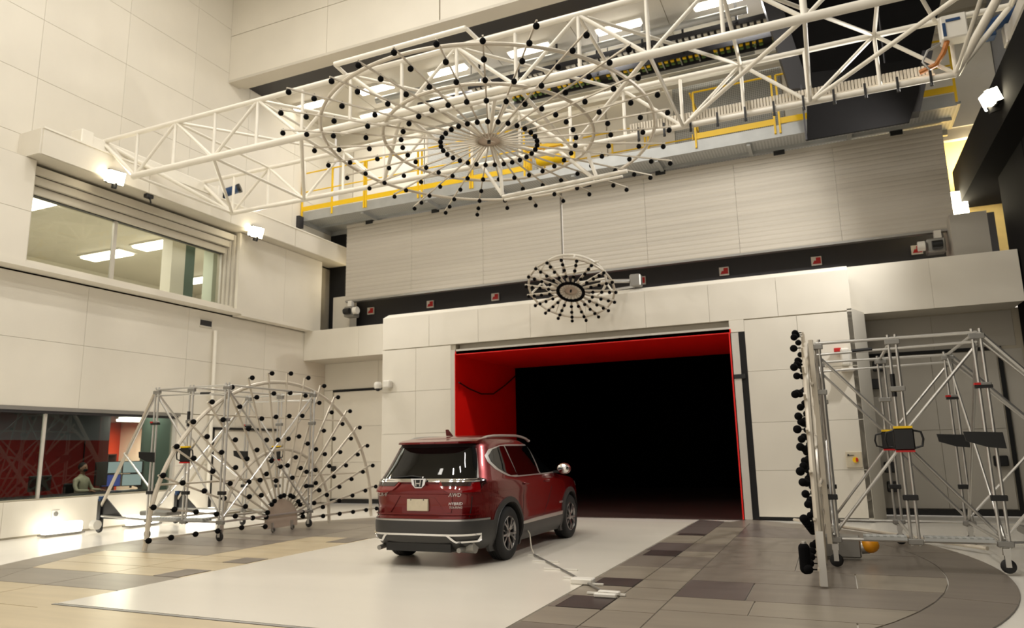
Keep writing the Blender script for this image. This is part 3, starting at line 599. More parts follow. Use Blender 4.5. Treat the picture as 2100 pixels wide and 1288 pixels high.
# end trucks
for k, x in enumerate((-15.42, 3.72)):
    t = thing('end_truck', ['white end carriage of the truss on the left ledge', 'light grey end carriage of the truss on the right ledge'][k], 'carriage', (x, 12.5, 8.75))
    m = M_WHITE if k == 0 else M_LITE
    zz = 8.72 if k == 0 else 8.6
    child(t, 'carriage_beam', MB().bevbox(x-.17, x+.17, 10.6, 14.5, zz+.05, zz+.34, .03), m)
    for y in (10.9, 14.2): child(t, 'wheel', MB().tube((x-.1, y, zz+.1), (x+.1, y, zz+.1), .09, 16), M_DARK, True)
    child(t, 'end_cap', MB().bevbox(x-.2, x+.2, 10.35, 10.65, zz+.02, zz+.4, .02), m); child(t, 'end_cap', MB().bevbox(x-.2, x+.2, 14.45, 14.7, zz+.02, zz+.4, .02), m)
    mo = thing('drive_motor', ['small blue motor at the far end of the left end carriage', 'dark blue motor on the right end carriage'][k], 'motor', (x, 14.6, zz+.2))
    if k == 0: a, b = V((-15.3, 14.72, 8.98)), V((-14.95, 14.9, 9.12))
    else: a, b = V((3.3, 14.5, 9.0)), V((3.75, 14.5, 9.2))
    child(mo, 'motor_body', MB().tube(a, b, .12, 16), M_BLUE, True); child(mo, 'gear_case', MB().bevbox(a.x-.12, a.x+.08, a.y-.12, a.y+.12, a.z-.22, a.z+.1, .02), M_BLUE); child(mo, 'fan_cover', MB().tube(b, b+(b-a)*.2, .13, 16), M_BLK, True)
# cable chain on the far bottom chord
cc = thing('cable_chain', 'cream ribbed cable chain lying along the far chord of the truss', 'cable chain', (0, 14.25, 8.1))
me = MB().bevbox(-.024, .024, -.09, .09, 0, .19, .006).mesh('chain_link', M_CREAM)
x0c, x1c = -3.3, 2.3; nlk = 96
for i in range(nlk): link('chain_link', me, cc, Matrix.Translation(V((x0c+(x1c-x0c)*i/nlk, 14.2, 8.14))-cc.location))
child(cc, 'trough', MB().box(x0c, x1c, 14.1, 14.32, 8.1, 8.14).box(x0c, x1c, 14.3, 14.32, 8.1, 8.24).box(x0c, x1c, 14.24, 14.27, 8.14, 8.3), M_CREAM)
for i in range(11): x = x0c+.2+i*.53; child(cc, 'clamp', MB().box(x-.02, x+.02, 13.9, 13.94, 7.86, 8.12).tube((x, 13.92, 7.83), (x, 13.92, 7.88), .03, 8), M_BLK)
jb = thing('junction_box', 'white electrical box with blue labels at the right end of the truss', 'electrical box', (2.5, 14, 8.7))
child(jb, 'enclosure', MB().bevbox(2.42, 2.82, 13.7, 14.0, 8.55, 9.0, .02), M_WPLAS)
child(jb, 'blue_label', MB().box(2.5, 2.72, 13.685, 13.7, 8.86, 8.91).box(2.44, 2.49, 13.685, 13.7, 8.6, 8.85), M_BLUE)
child(jb, 'cable_loop', MB().path([(2.45, 13.9, 8.6), (2.2, 13.9, 8.5), (2.1, 13.9, 8.3), (2.2, 13.9, 8.12)], .02), M_ALUD, True)
child(jb, 'cable_bundle', MB().path([(2.5, 13.8, 8.55), (2.42, 13.8, 8.35), (2.3, 13.9, 8.2), (2.05, 14, 8.16)], .045), mat('cable_amber', srgb(180, 110, 40), .5, var=.2, scale=20), True)
# carriage frame under the truss that carries the array
ca = thing('array_carriage', 'white tubular frame hung below the truss over the overhead array', 'frame', (-5.8, 12.5, 8))
def cp(n, p, q, r=.04): return child(ca, n, MB().tube(p, q, r, 10), M_WHITE, True)
cp('carriage_tube', (-8.45, 10.8, 9.27), (-5.5, 10.8, 9.27), .055)
for x in (-8.45, -5.5): cp('carriage_arm', (x, 10.8, 9.27), (x+.15, 11.0, 9.1), .04)
cp('carriage_tube', (-6.25, 14, 7.16), (-3.4, 14, 7.26), .045); cp('carriage_tube', (-6.2, 14, 7.08), (-3.5, 14, 7.16), .03)
for x0, x1 in ((-6.75, -6.25), (-6.3, -6.25), (-4.9, -4.1), (-4.3, -4.05)): cp('carriage_arm', (x0, 14, 8.0), (x1, 14, 7.2), .04)
cp('carriage_arm', (-5.86, 12.5, 7.85), (-6.3, 14, 7.9), .04); cp('carriage_arm', (-5.86, 12.5, 7.85), (-6.3, 11, 8.0), .04); cp('carriage_arm', (-5.86, 12.5, 7.85), (-5.0, 14, 7.9), .04); cp('carriage_arm', (-5.86, 12.5, 7.85), (-5.0, 11, 8.0), .04)
cp('mast', (-5.86, 12.5, 7.8), (-5.86, 12.5, 9.0), .03)
cp('carriage_tube', (-8.4, 11.0, 7.86), (-3.6, 11.0, 7.86), .04)
# ================================================================== MICROPHONE ARRAYS
MIC = MB().ball((0, 0, 0), .052, 14, 9).tube((0, 0, -.1), (0, 0, -.03), .008, 6).mesh('microphone', [M_MIC], True)
MIC_S = MB().ball((0, 0, 0), .042, 12, 8).tube((0, 0, -.09), (0, 0, -.02), .006, 6).mesh('microphone', [M_MIC], True)
def mat4(c, u, v, n): return Matrix(((u.x, v.x, n.x, c[0]), (u.y, v.y, n.y, c[1]), (u.z, v.z, n.z, c[2]), (0, 0, 0, 1)))
def circ_array(root, n_sp, a0, radii, extra, rings, hub_r, back, spoke_w, mic, tube_r):
    """spokes and rings lie behind (local -z) the microphone plane z=0"""
    for R in rings: MB().ring((0, 0, -back), (1, 0, 0), (0, 1, 0), R, tube_r, seg=96).build('ring_tube', M_CREAM, root, True)
    MB().tube((0, 0, -back+.02), (0, 0, -back+.035), hub_r, 40).build('hub_disc', M_HUB, root)
    MB().tube((0, 0, -back-.05), (0, 0, -back+.1), hub_r*.12, 12).build('hub_bolt', M_BLK, root, True)
    for k in range(n_sp):
        a = math.radians(a0+360*k/n_sp); c, s = cos(a), sin(a)
        rs = list(radii)+([extra[0]] if k in extra[1] else [])
        MB().bar((c*hub_r*.8, s*hub_r*.8, -back+.06), (c*(max(rs)+.04), s*(max(rs)+.04), -back+.06), spoke_w, spoke_w, (0, 0, 1)).build('spoke', M_CREAM, root)
        for r in rs: link('microphone', mic, root, Matrix.Translation((c*r, s*r, 0)))
# overhead
tx, ty = .00886, -.03239
n_ = V((sin(tx), sin(ty), -1)).normalized(); u_ = (V((1, 0, 0))-n_*n_.x).normalized(); v_ = n_.cross(u_)
oa = thing('overhead_microphone_array', 'large round microphone array with black foam balls hanging over the car', 'microphone array', M=mat4((-5.86, 12.5, 7.725), u_, v_, n_))
ang0 = 66.05; ext = [k for k in range(31) if any(abs(((ang0+360*k/31-t+180) % 360)-180) < 3 for t in (-143, -131.2, -119.6, -61.2, -49.7, -38, 31.5, 43, 54.5, 124.5, 136.2, 147.7))]
circ_array(oa, 31, ang0, (.985, 1.77, 2.46, 3.09, 3.6), (4.05, ext), (2.13, 3.33), .29, .13, .028, MIC, .034)
# nozzle array
tx, ty = .0154, 1.0304
n_ = V((sin(tx), -cos(tx)*cos(ty), -cos(tx)*sin(ty))); u_ = (V((1, 0, 0))-n_*n_.x).normalized(); v_ = n_.cross(u_)
na = thing('small_microphone_array', 'small tilted round microphone array hanging in front of the wall above the nozzle', 'microphone array', M=mat4((-5.406, 16.0, 5.284), u_, v_, n_))
circ_array(na, 19, 8.3, (.532, .743, .927, 1.075), (1, []), (1.03,), .19, .1, .045, MIC_S, .028)
for k in range(38): a = 2*PI*k/38; link('microphone', MIC_S, na, Matrix.Translation((cos(a)*.308, sin(a)*.308, 0)))
for k in range(19): a = 2*PI*k/19; MB().tube((.2*cos(a), .2*sin(a), -.03), (.29*cos(a), .29*sin(a), -.02), .018, 8).build('spoke_end', M_WHITE, na, True)
MB().ring((0, 0, -.45), (1, 0, 0), (0, 1, 0), .8, .03, seg=64).build('rear_ring', M_WHITE, na, True)
for a in (20, 70, 130, 180, 230, 300, 340):
    a = math.radians(a); MB().tube((cos(a)*1.03, sin(a)*1.03, -.1), (cos(a)*.8, sin(a)*.8, -.45), .024, 8).build('strut', M_WHITE, na, True)
for y in (.15, .4, -.2): MB().tube((-.78, y, -.45), (.78, y+.05, -.45), .028, 8).build('cross_tube', M_WHITE, na, True)
br = na
child(br, 'arm', MB().tube((-4.8, 16.6, 5.6), (-4.1, 17.6, 5.75), .05, 10), M_ALU, True); child(br, 'plate', MB().bevbox(-4.28, -4.0, 17.25, 17.5, 5.54, 5.86, .03), M_ALUD); child(br, 'arm', MB().tube((-4.8, 16.4, 5.3), (-4.1, 17.5, 5.6), .03, 10), M_ALU, True)
# side arrays (half rings standing on the floor)
def side_array(name, label, X, sgn, Yc, ku, kv, zc):
    """plane X=const; microphones on the side sgn"""
    t = thing(name, label, 'microphone array', (X, Yc, 0), group='half round microphone arrays beside the belt')
    U, W = V((0, 1, 0)), V((0, 0, 1)); L = Matrix.Identity(4)
    for R, r, kk in ((3.25, .04, .915), (1.6, .036, .95)):
        pts = [V((0, R*ku*cos(PI*i/48), zc+R*kk*sin(PI*i/48))) for i in range(49)]
        pts = [V((0, R*ku*1.0+.03, 0.02))]+pts+[V((0, -R*ku*1.0-.03, .02))]
        MB().path(pts, r, 8).build('arch_tube', M_CREAM, t, True)
    pts = [(.49*ku*cos(PI*i/24), zc+.49*kv*sin(PI*i/24)) for i in range(25)]+[(-.49*ku, .08), (.49*ku, .08)]
    MB().prism(pts, 0, sgn*.02, sgn*.04).build('hub_disc', M_HUB, t)
    for y in (-.3, .3):
        c = MB().lathe([(.03, -.02), (.05, -.02), (.055, 0), (.05, .02), (.03, .02)], Matrix.Translation((sgn*.08, y, .055)) @ Matrix.Rotation(PI/2, 4, 'Y'), 16).build('caster_wheel', M_ALUD, t, True)
        MB().bar((sgn*.06, y, .06), (sgn*.06, y, .2), .04, .04, (0, 1, 0)).build('caster_fork', M_ALU, t)
    for k in range(19):
        a = math.radians(10*k); c, s = cos(a), sin(a); A = k % 3 == 2
        rad = [1, .868, .722, .575, .43, .29] if A else [1, .864, .705, .55, .37]
        MB().bar((-sgn*.0+sgn*.03, c*.46*ku, zc+s*.46*kv), (sgn*.03, c*3.33*ku, zc+s*3.33*kv), .045 if c > .2 else .03, .03, (1, 0, 0)).build('spoke', M_CREAM, t)
        for r in rad: link('microphone', MIC, t, Matrix.Translation((sgn*.14, c*3.32*r*ku, zc+s*3.32*r*kv)) @ Matrix.Rotation(sgn*PI/2, 4, 'Y'))
        if not A: link('microphone', MIC, t, Matrix.Translation((sgn*.12, cos(a+.09)*.57*ku, zc+sin(a+.09)*.57*kv)) @ Matrix.Rotation(sgn*PI/2, 4, 'Y'))
    for z in (1.12, 2.4):
        h = math.sqrt(max(0, 1-(z/(3.3*kv))**2))*3.3*ku
        MB().tube((-sgn*.06, -h, z), (-sgn*.06, h, z), .02, 8).build('tie_bar', M_CREAM, t, True)
    return t
la = side_array('side_microphone_array', 'half round microphone array standing left of the car', -11.02, 1, 12.68, 1.03, .955, .2)
ra = side_array('side_microphone_array', 'half round microphone array seen edge on at the right of the belt', -.25, -1, 12.66, 1.03, .955, .2)
# big floor microphone at the near end of the right array
fm = thing('tall_microphone', 'long black foam microphone on the lowest near end of the right array', 'microphone', (-.38, 9.35, .1))
child(fm, 'foam_sleeve', MB().tube((-.42, 9.3, .2), (-.42, 9.3, .42), .065, 14).ball((-.42, 9.3, .2), .065, 14, 8).ball((-.42, 9.3, .42), .065, 14, 8), M_MIC, True); child(fm, 'collar', MB().tube((-.42, 9.3, .47), (-.42, 9.3, .5), .03, 12), M_SILVER, True)
# profile posts of the right array (bright aluminium front profile)
def front_profile(t, X, Yp, sgn, z1):
    MB().box(-.03, .03, -.05, .05, 0, z1).build('profile', M_CREAM, t)
# ================================================================== WHEELED FRAMES
def cart(name, label, X0, d):
    """X0: side next to the array, d: outward direction"""
    t = thing(name, label, 'wheeled frame', (X0, 12.1, 0), group='aluminium frames behind the side arrays')
    Y0, Y1 = 10.85, 13.45; U = [0, .95, 1.92]; H = 2.98
    x = lambda u: X0+d*u
    def tb(n, p, q, r=.022, m=M_ALU): child(t, n, MB().tube(p, q, r, 8), m, True)
    for Y in (Y0, Y1):
        for i, u in enumerate(U):
            c = x(u)
            child(t, 'post', MB().tube((c-.045, Y, .3), (c-.045, Y, H+.05), .02, 8).tube((c+.045, Y, .3), (c+.045, Y, H+.05), .02, 8), M_ALU, True)
            for z in (.35, .9, 2.3, H-.05): child(t, 'clamp', MB().bevbox(c-.09, c+.09, Y-.035, Y+.035, z-.035, z+.035, .008), M_BLK if z == .9 else M_ALUD)
            if i != 1 or Y == Y1:
                cs = Matrix.Translation((c, Y, .09)) @ Matrix.Rotation(PI/2, 4, 'X') 
                child(t, 'caster_wheel', MB().lathe([(.02, -.02), (.07, -.02), (.085, -.012), (.085, .012), (.07, .02), (.02, .02)], cs, 20), M_BLK, True)
                child(t, 'caster_fork', MB().box(c-.03, c+.03, Y-.035, Y-.025, .08, .24).box(c-.03, c+.03, Y+.025, Y+.035, .08, .24).box(c-.04, c+.04, Y-.04, Y+.04, .22, .3), M_ALU)
        tb('bottom_tube', (x(0), Y, .36), (x(1.92), Y, .36)); tb('top_tube', (x(0), Y, H), (x(1.92), Y, H)); tb('top_tube', (x(0), Y, H-.16), (x(1.92), Y, H-.12), .018)
        for u0, u1 in ((0, .95), (1.92, .95)):
            tb('diagonal_brace', (x(u0), Y+.04, H-.15), (x(u1), Y+.04, 1.7), .02); tb('diagonal_brace', (x(u0), Y+.04, .4), (x(u1), Y+.04, 1.6), .02)
        # control node with handles
        c = x(.95)
        child(t, 'node_plate', MB().bevbox(c-.12, c+.12, Y-.1, Y-.04, 1.5, 1.78, .015), M_BLK)
        child(t, 'node_handle', MB().path([(c+.12, Y-.08, 1.75), (c+.2, Y-.08, 1.73), (c+.22, Y-.08, 1.64), (c+.2, Y-.08, 1.55), (c+.12, Y-.08, 1.53)], .014, 8), M_BLK, True)
        child(t, 'node_handle', MB().path([(c-.12, Y-.08, 1.75), (c-.2, Y-.08, 1.73), (c-.22, Y-.08, 1.64), (c-.2, Y-.08, 1.55), (c-.12, Y-.08, 1.53)], .014, 8), M_BLK, True)
        child(t, 'yellow_strip', MB().box(c-.11, c+.11, Y-.105, Y-.035, 1.78, 1.81), M_YEL); child(t, 'red_strip', MB().box(c-.11, c+.11, Y-.105, Y-.035, 1.475, 1.5), M_REDP)
        c = x(1.92); child(t, 'bracket', MB().prism([(c-.3, 1.72), (c+.12, 1.7), (c+.14, 1.5), (c-.05, 1.52), (c-.28, 1.6)], 1, Y-.1, Y-.06), M_BLK)
        child(t, 'clamp', MB().box(c-.09, c+.1, Y-.04, Y+.04, 2.26, 2.3), M_BLK); child(t, 'red_tag', MB().box(c-.1, c-.03, Y-.045, Y+.04, 2.3, 2.33), M_REDP)
    for u in U:
        tb('bottom_tube', (x(u), Y0, .36), (x(u), Y1, .36)); tb('top_tube', (x(u), Y0, H), (x(u), Y1, H))
    for u in (0, 1.92):
        tb('diagonal_brace', (x(u), Y0, H-.05), (x(u), Y1, .4), .022); tb('diagonal_brace', (x(u), Y1, H-.05), (x(u), Y0, .4), .018)
    child(t, 'sleeve', MB().tube((x(.45), Y0, H-.14), (x(.7), Y0, H-.13), .026, 8), M_BLK, True)
    child(t, 'grating_step', MB().box(x(.35), x(.85), Y0-.1, Y0+.12, .37, .42).box(x(1.05), x(1.8), Y0-.1, Y0+.12, .37, .42), M_GRATE)
    child(t, 'sleeve', MB().tube((x(.95)-.045, Y0, 2.2), (x(.95)-.045, Y0, 2.5), .03, 8), M_BLK, True)
    # outriggers
    for Y in (Y0, Y1):
        f = x(4.05); dy = .55 if Y == Y0 else -.0
        tb('outrigger', (x(1.95), Y, H), (f, Y+dy, .55), .035, M_ALU if d > 0 else M_CREAM); tb('outrigger', (x(1.95), Y, .36), (f, Y+dy, .36), .025)
        tb('outrigger', (x(1.95), Y, 1.0 if d < 0 else .45), ((x(1.95)+f)/2+d*.1, Y+dy/2, 1.7), .02)
        tb('outrigger', (x(1.95), Y, H-.1), (x(3.0), Y+dy*.5, 1.75 if d > 0 else 1.7), .02)
        child(t, 'foot_plate', MB().prism([(f, .3), (f, .75), (f+d*-.1, .78), (f-d*.75, .3)], 1, Y+dy-.01, Y+dy+.02), M_BLK)
        child(t, 'foot_head', MB().tube((f, Y+dy, .68), (f, Y+dy, .78), .06, 12), M_BLUE, True)
        child(t, 'foot_post', MB().box(f-.05, f+.05, Y+dy-.05, Y+dy+.05, .12, .72), M_BLK)
        cs = Matrix.Translation((f, Y+dy, .1)) @ Matrix.Rotation(PI/2, 4, 'X')
        child(t, 'caster_wheel', MB().lathe([(.02, -.03), (.08, -.03), (.098, -.015), (.098, .015), (.08, .03), (.02, .03)], cs, 20), M_BLK, True)
        child(t, 'caster_wheel', MB().tube((f+.1, Y+dy-.12, .18), (f-.05, Y+dy-.12, .18), .1, 16), M_WPLAS, True)
    child(t, 'ballast_box', MB().bevbox(min(x(2.3), x(3.1)), max(x(2.3), x(3.1)), 11.6, 12.2, .36, .46, .02), M_ALUD)
    if d > 0: child(t, 'profile', MB().box(x(-.09), x(-.03), Y0-.06, Y0+.04, .3, H+.05), M_CREAM)
    return t
lc = cart('wheeled_frame', 'aluminium frame on casters behind the left microphone array', -10.88, -1)
rc = cart('wheeled_frame', 'aluminium frame on casters at the right edge of the picture', -.1, 1)
# front foot profile of the right array
child(ra, 'front_profile', MB().box(-.28, -.2, 9.24, 9.31, .02, .62), M_ALU)
dv = thing('floor_blower', 'grey metal box with an orange end on the floor inside the right frame', 'machine', (-.1, 11.9, 0))
child(dv, 'housing', MB().bevbox(-.32, .22, 11.5, 11.8, .03, .32, .02), M_ALUD); child(dv, 'orange_cap', MB().ball((.34, 11.62, .2), .12, 14, 8, (1, 1, .9)), M_ORANGE, True); child(dv, 'neck', MB().tube((.22, 11.65, .17), (.32, 11.65, .18), .1, 14), M_ALU, True)
bar = MB().tube((-.9, 16.75, .05), (1.9, 12.7, .07), .03, 8).build('floor_tube', M_CREAM, None, True); tag(bar, 'cream tube lying on the floor in front of the right pillar', 'tube')
# calibration rod on the floor beside the car
rd = thing('floor_probe_rod', 'thin grey rod with white cross bars lying beside the rear wheel', 'probe', (-3.45, 9.45, .02))
a, b = V((-4.36, 10.7, .025)), V((-2.42, 8.08, .025))
child(rd, 'rod', MB().tube(a, b, .013, 8), M_ALUD, True)
for f, L in ((.0, .09), (.21, .2), (.44, .24), (.66, .18), (.78, .2), (.98, .22)):
    c = a.lerp(b, f); child(rd, 'cross_bar', MB().box(c.x-L, c.x+L, c.y-.02, c.y+.02, .007, .025), M_WPLAS)
child(rd, 'clamp_block', MB().bevbox(-3.05, -2.78, 8.62, 8.78, .007, .07, .01), M_WPLAS); child(rd, 'clamp_block', MB().bevbox(-2.55, -2.3, 7.95, 8.02, .007, .05, .01).bevbox(-2.55, -2.3, 8.1, 8.17, .007, .05, .01), M_WPLAS)
child(rd, 'lead', MB().path([(-4.36, 10.7, .03), (-4.42, 10.75, .12), (-4.5, 10.9, .3), (-4.6, 11.0, .38)], .01, 6), M_CREAM, True)
# ================================================================== WALL FITTINGS
for i, c in enumerate((FL1, FL2, FL3)):
    s_ = 1 if i < 2 else -1
    t = thing('floodlight', ['nearer glowing floodlight on the left ledge', 'farther glowing floodlight on the left ledge', 'glowing floodlight on the black right ledge'][i], 'floodlight', c, group='floodlights on the ledges')
    R_ = Matrix.Translation(c) @ Matrix.Rotation(math.radians(-14)*s_, 4, 'Z') @ Matrix.Rotation(math.radians(18)*s_, 4, 'Y')
    child(t, 'housing', MB().bevbox(-.14 if s_ > 0 else -.02, .02 if s_ > 0 else .14, -.2, .2, -.17, .17, .03, R_), M_BLK)
    child(t, 'lamp_face', MB().bevbox(.0 if s_ > 0 else -.05, .05 if s_ > 0 else .0, -.18, .18, -.15, .15, .01, R_).box(-.12, .12, -.205, -.2, -.13, .13, R_), M_FLOOD)
    child(t, 'bracket', MB().bevbox(-.1, .1, -.03, .03, -.27, -.12, .01, R_), M_BLK)
for i, c in enumerate(((-15.5, 10.95), (-15.4, 12.9), (-15.3, 14.6))):
    t = thing('floor_light', ['glowing floor light at the left wall nearest the camera', 'glowing floor light behind the outrigger of the left frame', 'farthest glowing floor light behind the left array'][i], 'floor light', (c[0], c[1], 0), group='glowing floor lights at the left wall')
    child(t, 'lamp_face', MB().bevbox(c[0]-.1, c[0]+.1, c[1]-.42, c[1]+.42, .03, .26, .03), M_FLED); child(t, 'base', MB().box(c[0]-.13, c[0]+.13, c[1]-.45, c[1]+.45, 0, .035), M_ALUD)
sc = thing('security_camera', 'white wall camera with a dark dome on the left edge of the nozzle front', 'camera', (-11.4, 17, 3.45))
child(sc, 'arm', MB().bevbox(-11.33, -11.1, 16.95, 17.14, 3.37, 3.58, .03), M_WPLAS); child(sc, 'body', MB().lathe([(0, .1), (.08, .1), (.11, .05), (.11, -.04), (.09, -.08)], Matrix.Translation((-11.47, 16.95, 3.44)), 20), M_WPLAS, True); child(sc, 'dome', MB().ball((-11.47, 16.95, 3.36), .075, 16, 10), M_BLK, True)
es = thing('switch_box', 'cream switch plate with a yellow and red rotary switch on the right pillar', 'switch', (.38, 17.1, 1.27))
child(es, 'plate', MB().bevbox(.22, .53, 17.1, 17.15, 1.1, 1.43, .01), M_PLATE); child(es, 'switch_base', MB().tube((.4, 17.06, 1.26), (.4, 17.1, 1.26), .06, 16), M_YEL, True); child(es, 'knob', MB().bevbox(.405, .445, 17.02, 17.06, 1.22, 1.3, .008), M_REDP); child(es, 'key', MB().tube((.27, 17.08, 1.36), (.27, 17.1, 1.36), .02, 10).box(.28, .38, 17.085, 17.095, 1.35, 1.36), M_BLK)
al = thing('alarm_unit', 'white wall unit with a red bracket at the top of the right pillar', 'alarm', (.4, 17, 3.5))
child(al, 'body', MB().bevbox(.32, .5, 16.95, 17.15, 3.25, 3.62, .03), M_WPLAS); child(al, 'bracket', MB().bevbox(.2, .34, 17.0, 17.1, 3.55, 3.64, .01), M_REDP); child(al, 'foot', MB().bevbox(.3, .56, 16.9, 17.15, 3.12, 3.18, .01), M_WPLAS)
vt = thing('wall_vent', 'small dark square opening in the left wall under the bay', 'vent', (WX, 14.9, 5.27)); child(vt, 'frame', MB().box(WX, WX+.02, 14.66, 15.1, 5.15, 5.2).box(WX, WX+.02, 14.66, 15.1, 5.36, 5.4), M_WALL2); child(vt, 'grille', MB().box(WX, WX+.012, 14.68, 15.08, 5.2, 5.36), M_DARK)
pp = MB().tube((WX+.1, 15.2, .6), (WX+.1, 15.15, 5.1), .05, 10).build('wall_pipe', M_WHITE, None, True); tag(pp, 'white vertical pipe on the left wall behind the frame', 'pipe')
d3 = S('door_3')
panels(d3, 0, WX+.02, 15.4, 17.9, .05, 2.3, 2, 1, m=M_WALL, name='door_panel')
child(d3, 'door_gap', MB().box(WX, WX+.05, 15.32, 15.38, .02, 2.4).box(WX, WX+.05, 15.32, 17.95, 2.33, 2.4), M_BLK)
so = thing('wall_socket', 'small round socket low on the left wall above the floor light', 'socket', (WX, 11.0, .4)); child(so, 'plate', MB().bevbox(WX, WX+.02, 10.92, 11.1, .34, .5, .006), M_WPLAS); child(so, 'outlet', MB().tube((WX+.02, 11.01, .42), (WX+.03, 11.01, .42), .05, 14), M_ALUD, True)
hk = thing('ledge_hook', 'small dark sensor on the underside of the left ledge', 'sensor', (-15.2, 12.2, 8.05)); child(hk, 'body', MB().bevbox(-15.25, -15.12, 12.1, 12.3, 8.0, 8.1, .01), M_BLK); child(hk, 'hook', MB().path([(-15.18, 12.2, 8.02), (-15.12, 12.2, 7.95), (-15.15, 12.25, 7.88)], .02, 6), M_BLK, True)
sh = thing('open_door_leaf', 'white curved sheet leaning beside the black outrigger plate at the left wall', 'panel', (-14.5, 16.6, 0))
child(sh, 'sheet', MB().prism([(15.9, .06), (17.0, .06), (17.0, 1.5), (16.7, 1.2), (16.4, .8), (16.1, .5), (15.9, .45)], 0, -14.5, -14.46), M_WPLAS); child(sh, 'foot', MB().box(-14.6, -14.3, 15.9, 17.0, 0, .06), M_ALUD)
# ================================================================== CONTROL ROOM CONTENTS
dk = thing('control_desk', 'long dark desk behind the lower window', 'desk', (-17, 11, 0)); child(dk, 'desk_top', MB().bevbox(-17.3, -16.3, 7, 14.1, .72, .78, .01), M_BLK)
for y in (7.2, 10.5, 13.9): child(dk, 'desk_leg', MB().box(-17.2, -16.4, y-.04, y+.04, 0, .72), M_BLK)
def monitor(nm, lab, c, ang, ms, w=.62, h=.38, grp=None):
    M = Matrix.Translation(c) @ Matrix.Rotation(ang, 4, 'Z')
    t = thing(nm, lab, 'monitor', c, group=grp); child(t, 'bezel', MB().bevbox(-w/2, w/2, -.02, .03, -h/2, h/2, .008, M), M_BLK); child(t, 'screen', MB().box(-w/2+.02, w/2-.02, -.026, -.02, -h/2+.02, h/2-.02, M), ms)
    child(t, 'arm', MB().bar(M @ V((0, .06, 0)), M @ V((0, .06, -h/2-.05)), .05, .03), M_BLK)
cA = math.radians(62)
dx = V((cos(cA), sin(cA), 0)); c0 = P(0, -17.3, 249, 975); c0.z = 0
for i, (s_, z, mm, nm) in enumerate(((-.25, 1.36, M_SCREEN, 'upper left'), (.25, 1.36, M_SCREEN, 'upper right'), (-.25, 1.03, M_SCREENB, 'lower left'), (.25, 1.03, M_SCREEN, 'lower right'))):
    c = c0+dx*s_; monitor('monitor', nm+' of the four lit screens behind the lower window', (c.x, c.y, z), cA, mm, .49, .32, 'four lit screens in the control room')
monitor('monitor', 'dark turned monitor between the seated person and the lit screens', tuple(P(0, -17.4, 207, 972)), math.radians(40), M_BLK, .3, .6)
monitor('monitor', 'low dark monitor at the left of the control room', (-17.2, 11.5, 1.05), math.radians(100), M_BLK, .6, .36, 'dark monitors at the left')
monitor('monitor', 'dark monitor left of the window mullion', (-17.2, 10.3, 1.05), math.radians(100), M_BLK, .6, .36, 'dark monitors at the left')
sf = thing('book_shelf', 'dark cube shelf against the orange wall', 'shelf', (-23.2, 17.9, 0))
child(sf, 'frame', MB().box(-23.45, -23.1, 17.4, 17.44, 0, 1.75).box(-23.45, -23.1, 18.05, 18.09, 0, 1.75).box(-23.45, -23.1, 17.4, 18.09, 1.71, 1.75).box(-23.45, -23.1, 17.4, 18.09, 1.3, 1.34).box(-23.45, -23.1, 17.4, 18.09, .9, .94).box(-23.45, -23.1, 17.73, 17.76, 0, 1.75), mat('shelf_maroon', srgb(60, 26, 22), .6, var=.1))
child(sf, 'back', MB().box(-23.48, -23.44, 17.4, 18.09, 0, 1.75), mat('shelf_back', srgb(44, 18, 18), .7, var=.1))
pl = thing('office_chair', 'dark high backed chair right of the lit screens', 'chair', (-17, 14.6, 0))
child(pl, 'backrest', MB().ball((-17.9, 14.9, 1.05), .45, 16, 10, (.5, 1, .62)), M_PLANT, True); child(pl, 'seat', MB().ball((-17.7, 14.8, .55), .32, 16, 8, (1, 1, .3)), M_PLANT, True); child(pl, 'stem', MB().tube((-17.75, 14.8, .05), (-17.75, 14.8, .5), .04, 10), M_BLK, True)
child(pl, 'headrest', MB().bevbox(-17.95, -17.85, 14.7, 14.95, 1.33, 1.42, .02), M_PLANT)
# seated person
def skin_obj(name, joints, edges, m, parent, sub=2):
    me = bpy.data.meshes.new(name); me.from_pydata([j[:3] for j in joints], edges, [])
    o = bpy.data.objects.new(name, me); COL.objects.link(o)
    md = o.modifiers.new('skin', 'SKIN'); md.use_smooth_shade = True
    for i, sv in enumerate(me.skin_vertices[0].data):
        r = joints[i][3]; sv.radius = (r, r) if not isinstance(r, tuple) else r; sv.use_root = (i == 0)
    s2 = o.modifiers.new('sub', 'SUBSURF'); s2.levels = sub; s2.render_levels = sub
    dg = bpy.context.evaluated_depsgraph_get(); ne = bpy.data.meshes.new_from_object(o.evaluated_get(dg)); bpy.data.objects.remove(o); ne.name = name
    ne.materials.clear(); ne.materials.append(m)
    for p in ne.polygons: p.use_smooth = True; p.material_index = 0
    return link(name, ne, parent)
pc = P(0, -17.5, 168, 975); pc.z = 0
pe = thing('person', 'person in a light shirt and dark face mask seated behind the lower window', 'person', pc)
pe.rotation_euler.z = math.radians(-75)     # local +y = where the person faces (+x, towards the glass)
J = [(0, 0, .5, .15), (0, .01, .72, .15), (0, .0, .95, .165), (0, -.01, 1.1, .14), (0, 0, 1.19, .06), (0, .01, 1.25, .055),
     (.17, 0, 1.08, .075), (.25, .03, .95, .052), (.28, .12, .82, .045), (.22, .33, .82, .036), (.2, .4, .82, .028),
     (-.17, 0, 1.08, .075), (-.25, .03, .95, .052), (-.28, .12, .82, .045), (-.22, .33, .82, .036), (-.2, .4, .82, .028),
     (.1, .05, .48, .09), (.13, .42, .5, .07), (.13, .44, .1, .045), (-.1, .05, .48, .09), (-.13, .42, .5, .07), (-.13, .44, .1, .045)]
